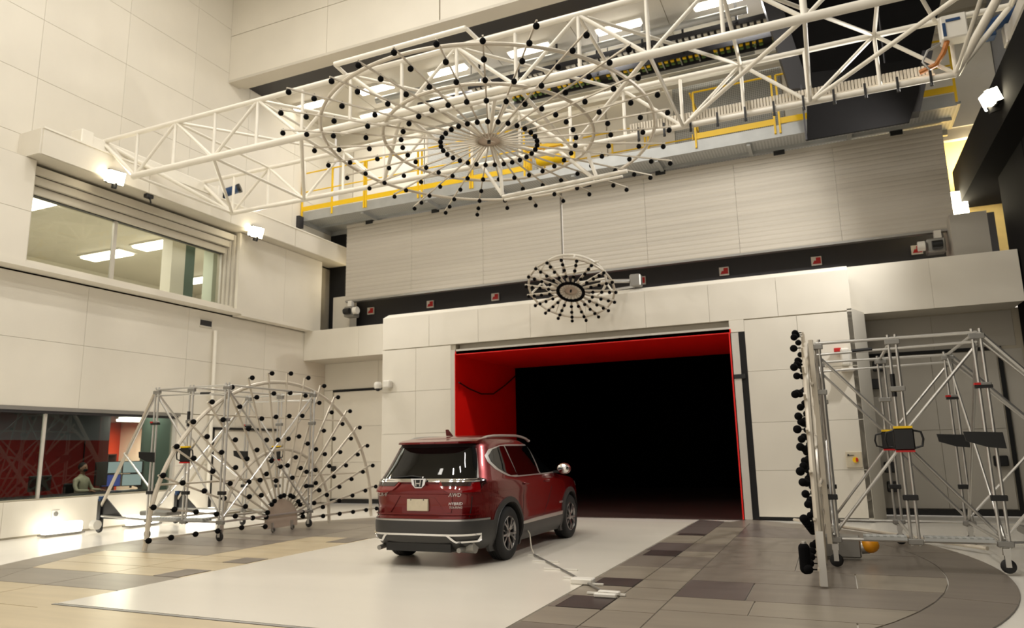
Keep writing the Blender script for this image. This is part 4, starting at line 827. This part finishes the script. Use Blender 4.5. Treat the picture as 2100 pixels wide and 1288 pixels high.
E_ = [(0, 1), (1, 2), (2, 3), (3, 4), (4, 5), (3, 6), (6, 7), (7, 8), (8, 9), (9, 10), (3, 11), (11, 12), (12, 13), (13, 14), (14, 15), (0, 16), (16, 17), (17, 18), (0, 19), (19, 20), (20, 21)]
bd = skin_obj('shirt', J, E_, M_SHIRT, pe)
hd = MB().ball((0, .02, 1.37), .105, 20, 14, (.82, .98, 1.15)).ball((0, .125, 1.36), .018, 8, 6, (.8, 1, 1.3)).ball((.09, .02, 1.36), .025, 8, 6, (.4, .7, 1.1)).ball((-.09, .02, 1.36), .025, 8, 6, (.4, .7, 1.1)).tube((0, .01, 1.2), (0, .015, 1.3), .052, 12).build('head', M_SKIN, pe, True)
MB().ball((.035, .108, 1.39), .013, 8, 6).ball((-.035, .108, 1.39), .013, 8, 6).build('eye', M_BLK, pe, True)
MB().ball((0, -.005, 1.405), .108, 20, 12, (.86, .98, 1.05)).build('hair', M_HAIR, pe, True)
MB().ball((0, .07, 1.33), .07, 16, 10, (.95, .9, .75)).build('face_mask', M_MASK, pe, True)
for s_ in (1, -1):
    hj = [(s_*.2, .4, .815, .028), (s_*.195, .45, .81, .034), (s_*.19, .49, .808, .03)]; he = [(0, 1), (1, 2)]
    for f, L in ((-.027, .055), (-.009, .068), (.009, .063), (.026, .05)):
        n0 = len(hj); hj += [(s_*.19+f, .5, .808, .0085), (s_*.19+f, .5+L*.6, .804, .008), (s_*.19+f, .5+L, .792, .007)]; he += [(2, n0), (n0, n0+1), (n0+1, n0+2)]
    n0 = len(hj); hj += [(s_*.16, .45, .806, .01), (s_*.145, .475, .8, .009)]; he += [(1, n0), (n0, n0+1)]
    skin_obj('hand', hj, he, M_SKIN, pe, 1)
ch = thing('office_chair', 'dark office chair under the seated person', 'chair', (-17.55, pc.y, 0)); child(ch, 'seat', MB().bevbox(-17.8, -17.25, pc.y-.25, pc.y+.25, .3, .36, .03), M_BLK); child(ch, 'backrest', MB().bevbox(-17.87, -17.8, pc.y-.23, pc.y+.23, .5, 1.0, .03), M_BLK); child(ch, 'stem', MB().tube((-17.53, pc.y, .02), (-17.53, pc.y, .32), .04, 10), M_BLK, True)
# ================================================================== CAR
CX, CY = -5.52, 11.56
car = thing('car', 'dark red compact SUV seen from behind on the white belt plate', 'car', (CX, CY, 0)); car.scale = (1.05, 1.05, 1.05)
ZS = 1.055
LV = [  # z, half width, rear y, front y, exponent
 (.20, .84, -2.08, 2.15, 5), (.28, .895, -2.20, 2.26, 5), (.38, .925, -2.27, 2.33, 5.2), (.52, .93, -2.28, 2.34, 5.4), (.60, .925, -2.265, 2.34, 5.4),
 (.66, .925, -2.235, 2.33, 5.4), (.76, .927, -2.225, 2.31, 5.4), (.86, .93, -2.24, 2.24, 5.4), (.94, .928, -2.255, 2.12, 5.4), (.99, .92, -2.23, 1.9, 5.2),
 (1.05, .905, -2.19, 1.35, 5), (1.11, .875, -2.13, 1.05, 5), (1.22, .83, -2.04, .82, 4.8), (1.34, .785, -1.96, .6, 4.6), (1.45, .745, -1.89, .4, 4.4),
 (1.53, .715, -1.85, .24, 4.2), (1.58, .68, -1.83, .12, 4), (1.615, .62, -1.76, 0, 3.6), (1.645, .5, -1.55, -.2, 3.2), (1.665, .3, -1.15, -.4, 3)]
LV = [(z*ZS, a, b, c, n) for z, a, b, c, n in LV]
def lev(z):
    if z <= LV[0][0]: return LV[0][1:]
    if z >= LV[-1][0]: return LV[-1][1:]
    for i in range(len(LV)-1):
        if LV[i][0] <= z <= LV[i+1][0]: break
    t = (z-LV[i][0])/(LV[i+1][0]-LV[i][0]); p0 = LV[max(i-1, 0)]; p1 = LV[i]; p2 = LV[i+1]; p3 = LV[min(i+2, len(LV)-1)]
    out = []
    for k in range(1, 5):
        a = p1[k]+(p2[k]-p1[k])*t
        m1 = (p2[k]-p0[k])/(p2[0]-p0[0]); m2 = (p3[k]-p1[k])/(p3[0]-p1[0]); h = p2[0]-p1[0]
        c = (2*t**3-3*t*t+1)*p1[k]+(t**3-2*t*t+t)*h*m1+(-2*t**3+3*t*t)*p2[k]+(t**3-t*t)*h*m2
        out.append(.5*a+.5*c)
    return out
def SUR(s, z):
    """closed car outline at height z: s from 0 (rear centre) over 1 (rear corner) and 3 (front corner) to 4 (front centre)"""
    w_, yr, yf, n = lev(z); yc = (yr+yf)/2; L = (yf-yr)/2
    sg = 1 if s >= 0 else -1; s = abs(s)
    if s <= 1: a, b = s, -1
    elif s <= 3: a, b = 1, s-2
    else: a, b = 4-s, 1
    k = (abs(a)**n+abs(b)**n)**(-1/n)
    return V((sg*w_*a*k, yc+L*b*k, z))
def rearp(x, z):
    w_, yr, yf, n = lev(z); yc = (yr+yf)/2; L = (yf-yr)/2; return yc-L*max(0, 1-min(1, abs(x)/w_)**n)**(1/n)
def sidep(y, z):
    w_, yr, yf, n = lev(z); yc = (yr+yf)/2; L = (yf-yr)/2; return w_*max(0, 1-min(1, abs(y-yc)/L)**n)**(1/n)
# body shell
ss = [i/12 for i in range(13)]+[1+i/24*2 for i in range(1, 49) if True][:0]
ss = [i/12 for i in range(12)]+[1+2*i/44 for i in range(45)]+[3+i/10 for i in range(1, 11)]
loop = ss+[-s for s in reversed(ss[1:-1])]
zs = []
for i in range(len(LV)-1):
    m = 3 if LV[i+1][0]-LV[i][0] > .06 else 2
    zs += [LV[i][0]+(LV[i+1][0]-LV[i][0])*k/m for k in range(m)]
zs.append(LV[-1][0])
vs = [SUR(s, z) for z in zs for s in loop]; N = len(loop); fs = []
for j in range(len(zs)-1):
    for i in range(N): k = (i+1) % N; fs.append((j*N+i, j*N+k, (j+1)*N+k, (j+1)*N+i))
fs.append(tuple(range(N-1, -1, -1)))
vs.append(V((0, -.78, 1.672*ZS))); top = (len(zs)-1)*N
fs += [(top+i, top+(i+1) % N, len(vs)-1) for i in range(N)]
bme = bpy.data.meshes.new('body'); bme.from_pydata([tuple(v) for v in vs], [], fs); bme.materials.append(M_CAR); bme.materials.append(M_GAP)
bo = link('body', bme, None); WR = .368
cut = MB()
for y in (-1.25, 1.41):
    for s_ in (1, -1): cut.tube((s_*.5, y, WR), (s_*1.2, y, WR), .43, 48)
cme = cut.mesh('cutter', M_GAP); cme.materials.clear(); cme.materials.append(M_CAR); cme.materials.append(M_GAP)
for p in cme.polygons: p.material_index = 1
cu = link('cutter', cme, None)
md = bo.modifiers.new('b', 'BOOLEAN'); md.object = cu; md.operation = 'DIFFERENCE'; md.solver = 'EXACT'
dg = bpy.context.evaluated_depsgraph_get(); nb = bpy.data.meshes.new_from_object(bo.evaluated_get(dg))
bpy.data.objects.remove(bo); bpy.data.objects.remove(cu); nb.name = 'body'
for p in nb.polygons: p.use_smooth = True
try: nb.set_sharp_from_angle(angle=math.radians(50))
except Exception: pass
link('body', nb, car)
def patch(name, rows, m, off=.006, th=.006, nx=10, nzs=3, smooth=True, label=None, mir=False, parent=None):
    """rows: (z, sA, sB) along the car outline; a thin shell laid on the body"""
    Z = [r[0] for r in rows]; pts = []; M_ = nx+1
    full = []
    for i in range(len(rows)-1):
        for k in range(nzs): t = k/nzs; full.append([rows[i][q]+(rows[i+1][q]-rows[i][q])*t for q in range(3)])
    full.append(list(rows[-1]))
    A = []; B = []
    for z, a, b in full:
        for i in range(M_):
            s = a+(b-a)*i/nx; e = 1e-3
            p = SUR(s, z); ts = SUR(s+e, z)-SUR(s-e, z); tz = SUR(s, z+e)-SUR(s, z-e)
            nn = ts.cross(tz)
            if nn.length < 1e-9: nn = V((0, -1, 0))
            nn.normalize()
            if nn.dot(V((p.x, p.y*.4+.2, .1))) < 0: nn = -nn
            A.append(p+nn*off); B.append(p+nn*(off-th-.006))
    R_ = len(full); mb = MB(); nA = len(A); fs = []
    idx = lambda r, c: r*M_+c
    for r in range(R_-1):
        for c in range(nx):
            fs.append((idx(r, c), idx(r, c+1), idx(r+1, c+1), idx(r+1, c))); fs.append((nA+idx(r, c), nA+idx(r+1, c), nA+idx(r+1, c+1), nA+idx(r, c+1)))
    for c in range(nx): fs.append((idx(0, c+1), idx(0, c), nA+idx(0, c), nA+idx(0, c+1))); fs.append((idx(R_-1, c), idx(R_-1, c+1), nA+idx(R_-1, c+1), nA+idx(R_-1, c)))
    for r in range(R_-1): fs.append((idx(r, 0), idx(r+1, 0), nA+idx(r+1, 0), nA+idx(r, 0))); fs.append((idx(r+1, nx), idx(r, nx), nA+idx(r, nx), nA+idx(r+1, nx)))
    mb.add(A+B, fs); return mb.build(name, m, parent or car, smooth, label)
def sx(x, z):     # outline parameter of a rear point at x
    w_, yr, yf, n = lev(z); lo, hi = 0, 1.0; t = abs(x)
    for _ in range(30):
        mid = (lo+hi)/2
        if SUR(mid, z).x < t: lo = mid
        else: hi = mid
    return math.copysign((lo+hi)/2, x)
def sy(y, z):     # outline parameter of a right side point at y
    lo, hi = 1.0, 3.0
    for _ in range(30):
        mid = (lo+hi)/2
        if SUR(mid, z).y < y: lo = mid
        else: hi = mid
    return (lo+hi)/2
def rpatch(name, rows, m, **k): return patch(name, [(z*ZS, sx(a, z*ZS), sx(b, z*ZS)) for z, a, b in rows], m, **k)
def spatch(name, rows, m, side=1, **k):
    return patch(name, [(z*ZS, side*sy(a, z*ZS), side*sy(b, z*ZS)) for z, a, b in rows], m, **k)
# rear glass and trim
rpatch('rear_glass', [(1.07, -.73, .73), (1.1, -.765, .765), (1.25, -.715, .715), (1.4, -.66, .66), (1.52, -.60, .60)], M_CGLASS, off=.006, nx=24)
rpatch('spoiler_shade_strip', [(1.5, -.62, .62), (1.545, -.6, .6)], M_BLK, off=.012, nx=20)  # black strip painting in the shade under the spoiler lip
# spoiler lip
sp_ = MB(); q = []
for i in range(21):
    x = -.64+1.28*i/20; e = 1-(abs(x)/.66)**4*.35
    q.append((x, e))
A = []
for x, e in q:
    yb = rearp(x*.98, 1.56*ZS)
    A += [V((x, yb+.22, 1.625*ZS)), V((x, yb-.02*e, 1.6*ZS)), V((x, yb-.15*e, 1.575*ZS)), V((x, yb-.155*e, 1.548*ZS)), V((x, yb+.1, 1.53*ZS))]
fs = []
for i in range(20):
    for k in range(5): l = (k+1) % 5; fs.append((i*5+k, i*5+l, i*5+5+l, i*5+5+k))
fs += [(0, 1, 2, 3, 4), (104, 103, 102, 101, 100)]
sp_.add(A, fs).build('spoiler', M_CAR, car, True)
MB().box(-.12, .12, rearp(0, 1.56*ZS)-.16, rearp(0, 1.56*ZS)-.15, 1.555*ZS, 1.568*ZS).build('brake_light', M_LENS, car)
# tail lights
for s_ in (1, -1):
    R2 = lambda rows: [(z, s_*a, s_*b) for z, a, b in rows]
    rpatch('tail_light', R2([(.93, .5, .84), (.955, .40, .895), (1.0, .34, .91), (1.055, .30, .905)]), M_LENS, off=.02, th=.02, nx=14, label='red tail lamp')
    rpatch('tail_light_trim', R2([(1.0, .38, .72), (1.045, .34, .72)]), M_LENSD, off=.026, nx=10)
    rpatch('tail_light_trim', R2([(1.045, .34, .88), (1.06, .33, .885)]), M_CHROME, off=.03, nx=10)
    patch('tail_light', [(.95*ZS, s_*.9, s_*sy(-2.05, .95*ZS)), (1.0*ZS, s_*.9, s_*sy(-1.93, 1.0*ZS)), (1.03*ZS, s_*.9, s_*sy(-1.85, 1.03*ZS)), (1.075*ZS, s_*.9, s_*sy(-1.83, 1.075*ZS)), (1.095*ZS, s_*.9, s_*sy(-1.9, 1.09*ZS))], M_LENSD, off=.018, th=.02, nx=12)
    rpatch('side_reflector_strip', R2([(1.09, .775, .835), (1.25, .725, .785), (1.4, .675, .735), (1.5, .635, .69)]), M_LENS, off=.016, nx=4)
    rpatch('side_silver_strip', R2([(1.09, .755, .775), (1.25, .705, .722), (1.4, .655, .67), (1.48, .625, .637)]), M_SILVER, off=.012, nx=3)
    rpatch('rear_reflector', R2([(.455, .6, .8), (.5, .6, .82)]), M_LENS, off=.01, nx=8)
# chrome bar with emblem
rpatch('chrome_bar', [(1.045, -.3, .3), (1.062, -.4, .4), (1.07, -.76, .76), (1.082, -.76, .76)], M_CHROME, off=.03, th=.02, nx=24)
yb = rearp(0, 1.03*ZS)-.035
MB().prism([(-.12, 1.105*ZS), (.12, 1.105*ZS), (.1, 1.03*ZS), (.05, .985*ZS), (-.05, .985*ZS), (-.1, 1.03*ZS)], 1, yb, yb+.04).build('emblem_mount', M_CHROME, car)
H_ = MB(); zc = 1.045*ZS; y0 = yb-.012
for s_ in (1, -1): H_.prism([(s_*.05, zc+.045), (s_*.034, zc+.045), (s_*.022, zc-.04), (s_*.036, zc-.04)], 1, y0, y0+.012)
H_.box(-.028, .028, y0, y0+.012, zc-.008, zc+.006); H_.build('emblem', M_SILVER, car)
MB().prism([(-.075, zc+.05), (.075, zc+.05), (.055, zc-.05), (-.055, zc-.05)], 1, y0+.01, y0+.014).build('emblem_field', M_BLK, car)
# wiper
yw = rearp(0, 1.12*ZS)
MB().path([(.02, rearp(0, 1.11*ZS)-.03, 1.115*ZS), (-.15, rearp(.15, 1.13*ZS)-.03, 1.135*ZS), (-.48, rearp(.48, 1.12*ZS)-.02, 1.115*ZS)], .012, 6).build('wiper', M_BLK, car, True)
MB().ball((.02, yw-.02, 1.11*ZS), .025, 10, 8).build('wiper_pivot', M_CHROME, car, True)
# tailgate relief: plate recess and creases
rpatch('plate_recess', [(.66, -.40, .40), (.78, -.33, .33), (.865, -.26, .26)], M_CAR, off=.002, nx=12)
rpatch('tailgate_crease', [(.895, -.52, .52), (.91, -.48, .48)], M_CAR, off=.022, th=.02, nx=16)
for s_ in (1, -1): rpatch('tailgate_crease', [(.68, s_*.44, s_*.5), (.9, s_*.27, s_*.52)], M_CAR, off=.016, th=.016, nx=6)
rpatch('bumper_crease', [(.645, -.88, .88), (.665, -.875, .875)], M_CAR, off=.025, th=.025, nx=30)
yp = rearp(.2, .76*ZS)-.03
MB().bevbox(-.165, .165, yp-.01, yp+.04, .7*ZS, .85*ZS, .006).build('license_plate', M_PLATE, car, label='blank cream license plate')
MB().tube((-.1, yp-.015, .84*ZS), (-.1, yp-.005, .84*ZS), .008, 8).tube((.1, yp-.015, .84*ZS), (.1, yp-.005, .84*ZS), .008, 8).build('plate_screw', M_BLK, car)
for s_ in (1, -1): rpatch('tailgate_gap', [(.62, s_*.72, s_*.727), (.98, s_*.745, s_*.752)], M_GAP, off=.002, nx=2)
# bumper cladding
patch('bumper_cladding', [(.22*ZS, -1.12, 1.12), (.3*ZS, -1.14, 1.14), (.45*ZS, -1.15, 1.15), (.6*ZS, -1.15, 1.15)], M_CLAD, off=.014, th=.012, nx=48)
patch('bumper_trim', [(.575*ZS, -1.15, 1.15), (.595*ZS, -1.15, 1.15)], M_SILVER, off=.017, nx=40)
MB().box(-.5, .5, -2.24, -1.9, .2*ZS, .3*ZS).build('rear_diffuser', M_BLK, car)
rpatch('chrome_lower_bar', [(.405, -.47, .47), (.428, -.47, .47)], M_CHROME, off=.032, th=.025, nx=20)
for s_ in (1, -1):
    R2 = lambda rows: [(z, s_*a, s_*b) for z, a, b in rows]
    rpatch('chrome_lower_bar', R2([(.405, .46, .84), (.428, .46, .87)]), M_CHROME, off=.034, th=.025, nx=12)
    rpatch('chrome_lower_bar', R2([(.33, .56, .78), (.352, .55, .81)]), M_CHROME, off=.034, th=.025, nx=10)
    rpatch('chrome_lower_bar', R2([(.335, .55, .59), (.415, .44, .48)]), M_CHROME, off=.034, th=.025, nx=3)
    rpatch('chrome_lower_bar', R2([(.345, .77, .81), (.415, .84, .87)]), M_CHROME, off=.034, th=.025, nx=3)
    MB().tube((s_*.62, -2.24, .24), (s_*.62, -1.9, .26), .032, 16).build('exhaust_tip', M_ALUD, car, True)
MB().tube((.35, -2.0, .27), (.75, -2.0, .27), .09, 16).build('muffler', M_ALUD, car, True)
# sill cladding, arch trims, chrome side strip
for s_ in (1, -1):
    spatch('sill_cladding', [(.2, -.78, .95), (.3, -.79, .96), (.42, -.8, .97)], M_CLAD, side=s_, off=.012, nx=24)
    spatch('side_silver_bar', [(.425, -.8, .9), (.46, -.8, .92), (.475, -.35, .94)], M_SILVER, side=s_, off=.02, th=.016, nx=20)
    spatch('rear_cladding_side', [(.24, -2.0, -1.72), (.4, -2.05, -1.7), (.56, -2.06, -1.66)], M_CLAD, side=s_, off=.013, nx=8)
    for yc in (-1.25, 1.41):
        A = []; n = 32; mb = MB()
        for i in range(n+1):
            a = math.radians(-32+244*i/n)
            for r_, o_ in ((.432, .03), (.435, .018), (.505, .014), (.507, -.02), (.432, -.02)):
                y = yc+r_*cos(a); z = max(.17, WR+r_*sin(a)); x = sidep(max(-2.1, min(2.1, y)), max(z, .26))
                A.append(V((s_*(x+(o_ if o_ > 0 else -.03)), y, z)))
        fs = []
        for i in range(n):
            for k in range(5): l = (k+1) % 5; fs.append((i*5+k, i*5+l, i*5+5+l, i*5+5+k))
        mb.add(A, fs).build('wheel_arch_trim', M_CLAD, car, True)
    # windows
    spatch('window_chrome', [(1.075, -.95, 1.02), (1.1, -1.2, 1.0), (1.2, -1.5, .84), (1.3, -1.62, .66), (1.38, -1.63, .53), (1.46, -1.5, .38), (1.515, -1.15, .22), (1.53, -.9, .1)], M_SILVER, side=s_, off=.005, th=.004, nx=40)
    spatch('quarter_window', [(1.1, -1.08, -.86), (1.2, -1.4, -.89), (1.3, -1.54, -.92), (1.38, -1.55, -.95), (1.46, -1.4, -.98), (1.505, -1.12, -1.0)], M_CGLASS, side=s_, off=.010, nx=12)
    spatch('door_window', [(1.09, -.84, .03), (1.2, -.86, .02), (1.35, -.9, .0), (1.505, -.95, -.03)], M_CGLASS, side=s_, off=.010, nx=12)
    spatch('door_window', [(1.09, .09, .97), (1.2, .08, .8), (1.3, .07, .63), (1.4, .05, .45), (1.505, .02, .22)], M_CGLASS, side=s_, off=.010, nx=14)
    for rows in ([(.5, -.78, -.772), (.8, -.74, -.732), (1.07, -.9, -.892)], [(.48, .06, .068), (1.07, .06, .068)], [(.48, .98, .988), (1.04, 1.02, 1.028)]):
        spatch('door_gap', rows, M_GAP, side=s_, off=.0022, th=.002, nx=2)
    for y in (-.62, .26):
        x = sidep(y, .98*ZS); MB().bevbox(-.012, .03, -.09, .09, -.014, .014, .006, Matrix.Translation((s_*x+(0 if s_ > 0 else -.02), y, .975*ZS))).build('door_handle', M_CAR, car)
    spatch('body_crease', [(.9, -1.6, 1.5), (.915, -1.6, 1.5)], M_CAR, side=s_, off=.006, th=.006, nx=30)
    spatch('side_badge', [(.6, 1.0-.16, .99), (.63, .84, .99)], M_SILVER, side=s_, off=.006, nx=4)
    # mirror
    mx = s_*.98; my = .82
    MB().ball((mx+s_*.05, my, 1.14*ZS), .11, 20, 14, (1.1, .75, .85)).build('mirror_shell', M_CAR, car, True)
    MB().ball((mx+s_*.05, my-.035, 1.14*ZS), .1, 20, 10, (1.08, .55, .82)).build('mirror_glass', M_CHROME, car, True)
    MB().bar((s_*.84, my, 1.09*ZS), (mx+s_*.02, my, 1.1*ZS), .06, .04).build('mirror_arm', M_BLK, car)
    # roof rail
    pts = []
    for i in range(25):
        y = -1.55+1.85*i/24; t = i/24; zz = 1.6*ZS+.05*(1-(2*t-1)**6)-.10*max(0, t-.72)**1*1.0-.03*(1-t)**4
        pts.append((s_*(.60), y, zz+.012))
    MB().path(pts, .02, 8).build('roof_rail', M_SILVER, car, True)
    for i in (0, 24): MB().ball(pts[i], .03, 10, 8, (.8, 1.6, .7)).build('rail_foot', M_SILVER, car, True)
MB().prism([(-1.42, 1.66*ZS), (-1.24, 1.66*ZS), (-1.4, 1.7*ZS+.055), (-1.44, 1.7*ZS+.05)], 0, -.012, .012).build('antenna_fin', M_CAR, car)
# windscreen
patch('windscreen', [(z*ZS, 3.3, 4.0) for z in (1.12, 1.25, 1.4, 1.5)], M_CGLASS, off=.006, nx=12); patch('windscreen', [(z*ZS, -4.0, -3.3) for z in (1.12, 1.25, 1.4, 1.5)], M_CGLASS, off=.006, nx=12)
for s_ in (1, -1): patch('head_light', [(z*ZS, s_*3.0, s_*3.45) for z in (.82, .9)], M_CGLASS, off=.01, nx=8)
rpf = [(.55, 3.5, 4), (.78, 3.5, 4)]; patch('grille', [(z*ZS, a, b) for z, a, b in rpf], M_BLK, off=.01, nx=8); patch('grille', [(z*ZS, -b, -a) for z, a, b in rpf], M_BLK, off=.01, nx=8)
# lettering
def text(body, x, z, size, m, name='badge', ital=.2):
    c = bpy.data.curves.new('t', 'FONT'); c.body = body; c.size = size; c.extrude = .004; c.align_x = 'CENTER'; c.align_y = 'CENTER'; c.shear = ital; c.resolution_u = 2
    o = bpy.data.objects.new('t', c); COL.objects.link(o); dg = bpy.context.evaluated_depsgraph_get(); me = bpy.data.meshes.new_from_object(o.evaluated_get(dg)); bpy.data.objects.remove(o)
    me.materials.clear(); me.materials.append(m); me.name = name
    zz = z*ZS; yy = rearp(x, zz)-.008; e = .1
    ang = math.atan2(rearp(x+e, zz)-rearp(x-e, zz), 2*e)
    return link(name, me, car, Matrix.Translation((x, yy-.004, zz)) @ Matrix.Rotation(ang, 4, 'Z') @ Matrix.Rotation(PI/2, 4, 'X'))
text('CR-V', -.58, .905, .085, M_SILVER); text('AWD', .56, .9, .07, M_SILVER)
text('HYBRID', .56, .79, .055, M_CHROME); text('TOURING', .56, .745, .04, M_SILVER)
# wheels
def wheel(x, y, s_):
    w_ = empty('wheel'); w_.parent = car; w_.matrix_local = Matrix.Translation((x, y, WR)) @ Matrix.Rotation(s_*PI/2, 4, 'Y')
    R = WR
    MB().lathe([(.235, -.11), (.25, -.118), (.31, -.122), (.345, -.112), (R-.004, -.09), (R, -.06), (R, -.042), (R-.008, -.038), (R-.008, -.03), (R, -.026), (R, -.004), (R-.008, 0), (R-.008, .008), (R, .012), (R, .04), (R-.008, .044), (R-.008, .05), (R, .056), (R-.002, .085), (R-.02, .108), (.31, .122), (.25, .118), (.235, .11), (.228, .0), (.235, -.11)], n=56).build('tyre', M_TYRE, w_, True)
    MB().lathe([(.0, .02), (.16, .0), (.228, -.02)], n=36).build('brake_disc', M_BLK, w_, True)
    MB().lathe([(.236, .112), (.226, .118), (.215, .105), (.212, .05)], n=48).build('rim_lip', M_RIM, w_, True)
    sp = MB()
    for k in range(5):
        for da in (-.17, .17):
            a = 2*PI*k/5+da; a2 = 2*PI*k/5+da*.35
            p0 = V((.05*cos(a2), .05*sin(a2), .085)); p1 = V((.13*cos(a), .13*sin(a), .1)); p2 = V((.22*cos(a+da*.35), .22*sin(a+da*.35), .105))
            sp.bar(p0, p1, .03, .03); sp.bar(p1, p2, .026, .03)
        a = 2*PI*(k+.5)/5; sp.bar((.05*cos(a), .05*sin(a), .07), (.215*cos(a), .215*sin(a), .08), .014, .02)
    sp.build('spokes', M_RIM, w_); MB().lathe([(.0, .112), (.03, .11), (.06, .1), (.065, .07)], n=24).build('hub_cap', M_RIM, w_, True)
for y in (-1.25, 1.41):
    for s_ in (1, -1): wheel(s_*.805, y, s_)
MB().tube((-.7, -1.25, .35), (.7, -1.25, .35), .05, 12).build('rear_axle', M_BLK, car, True)
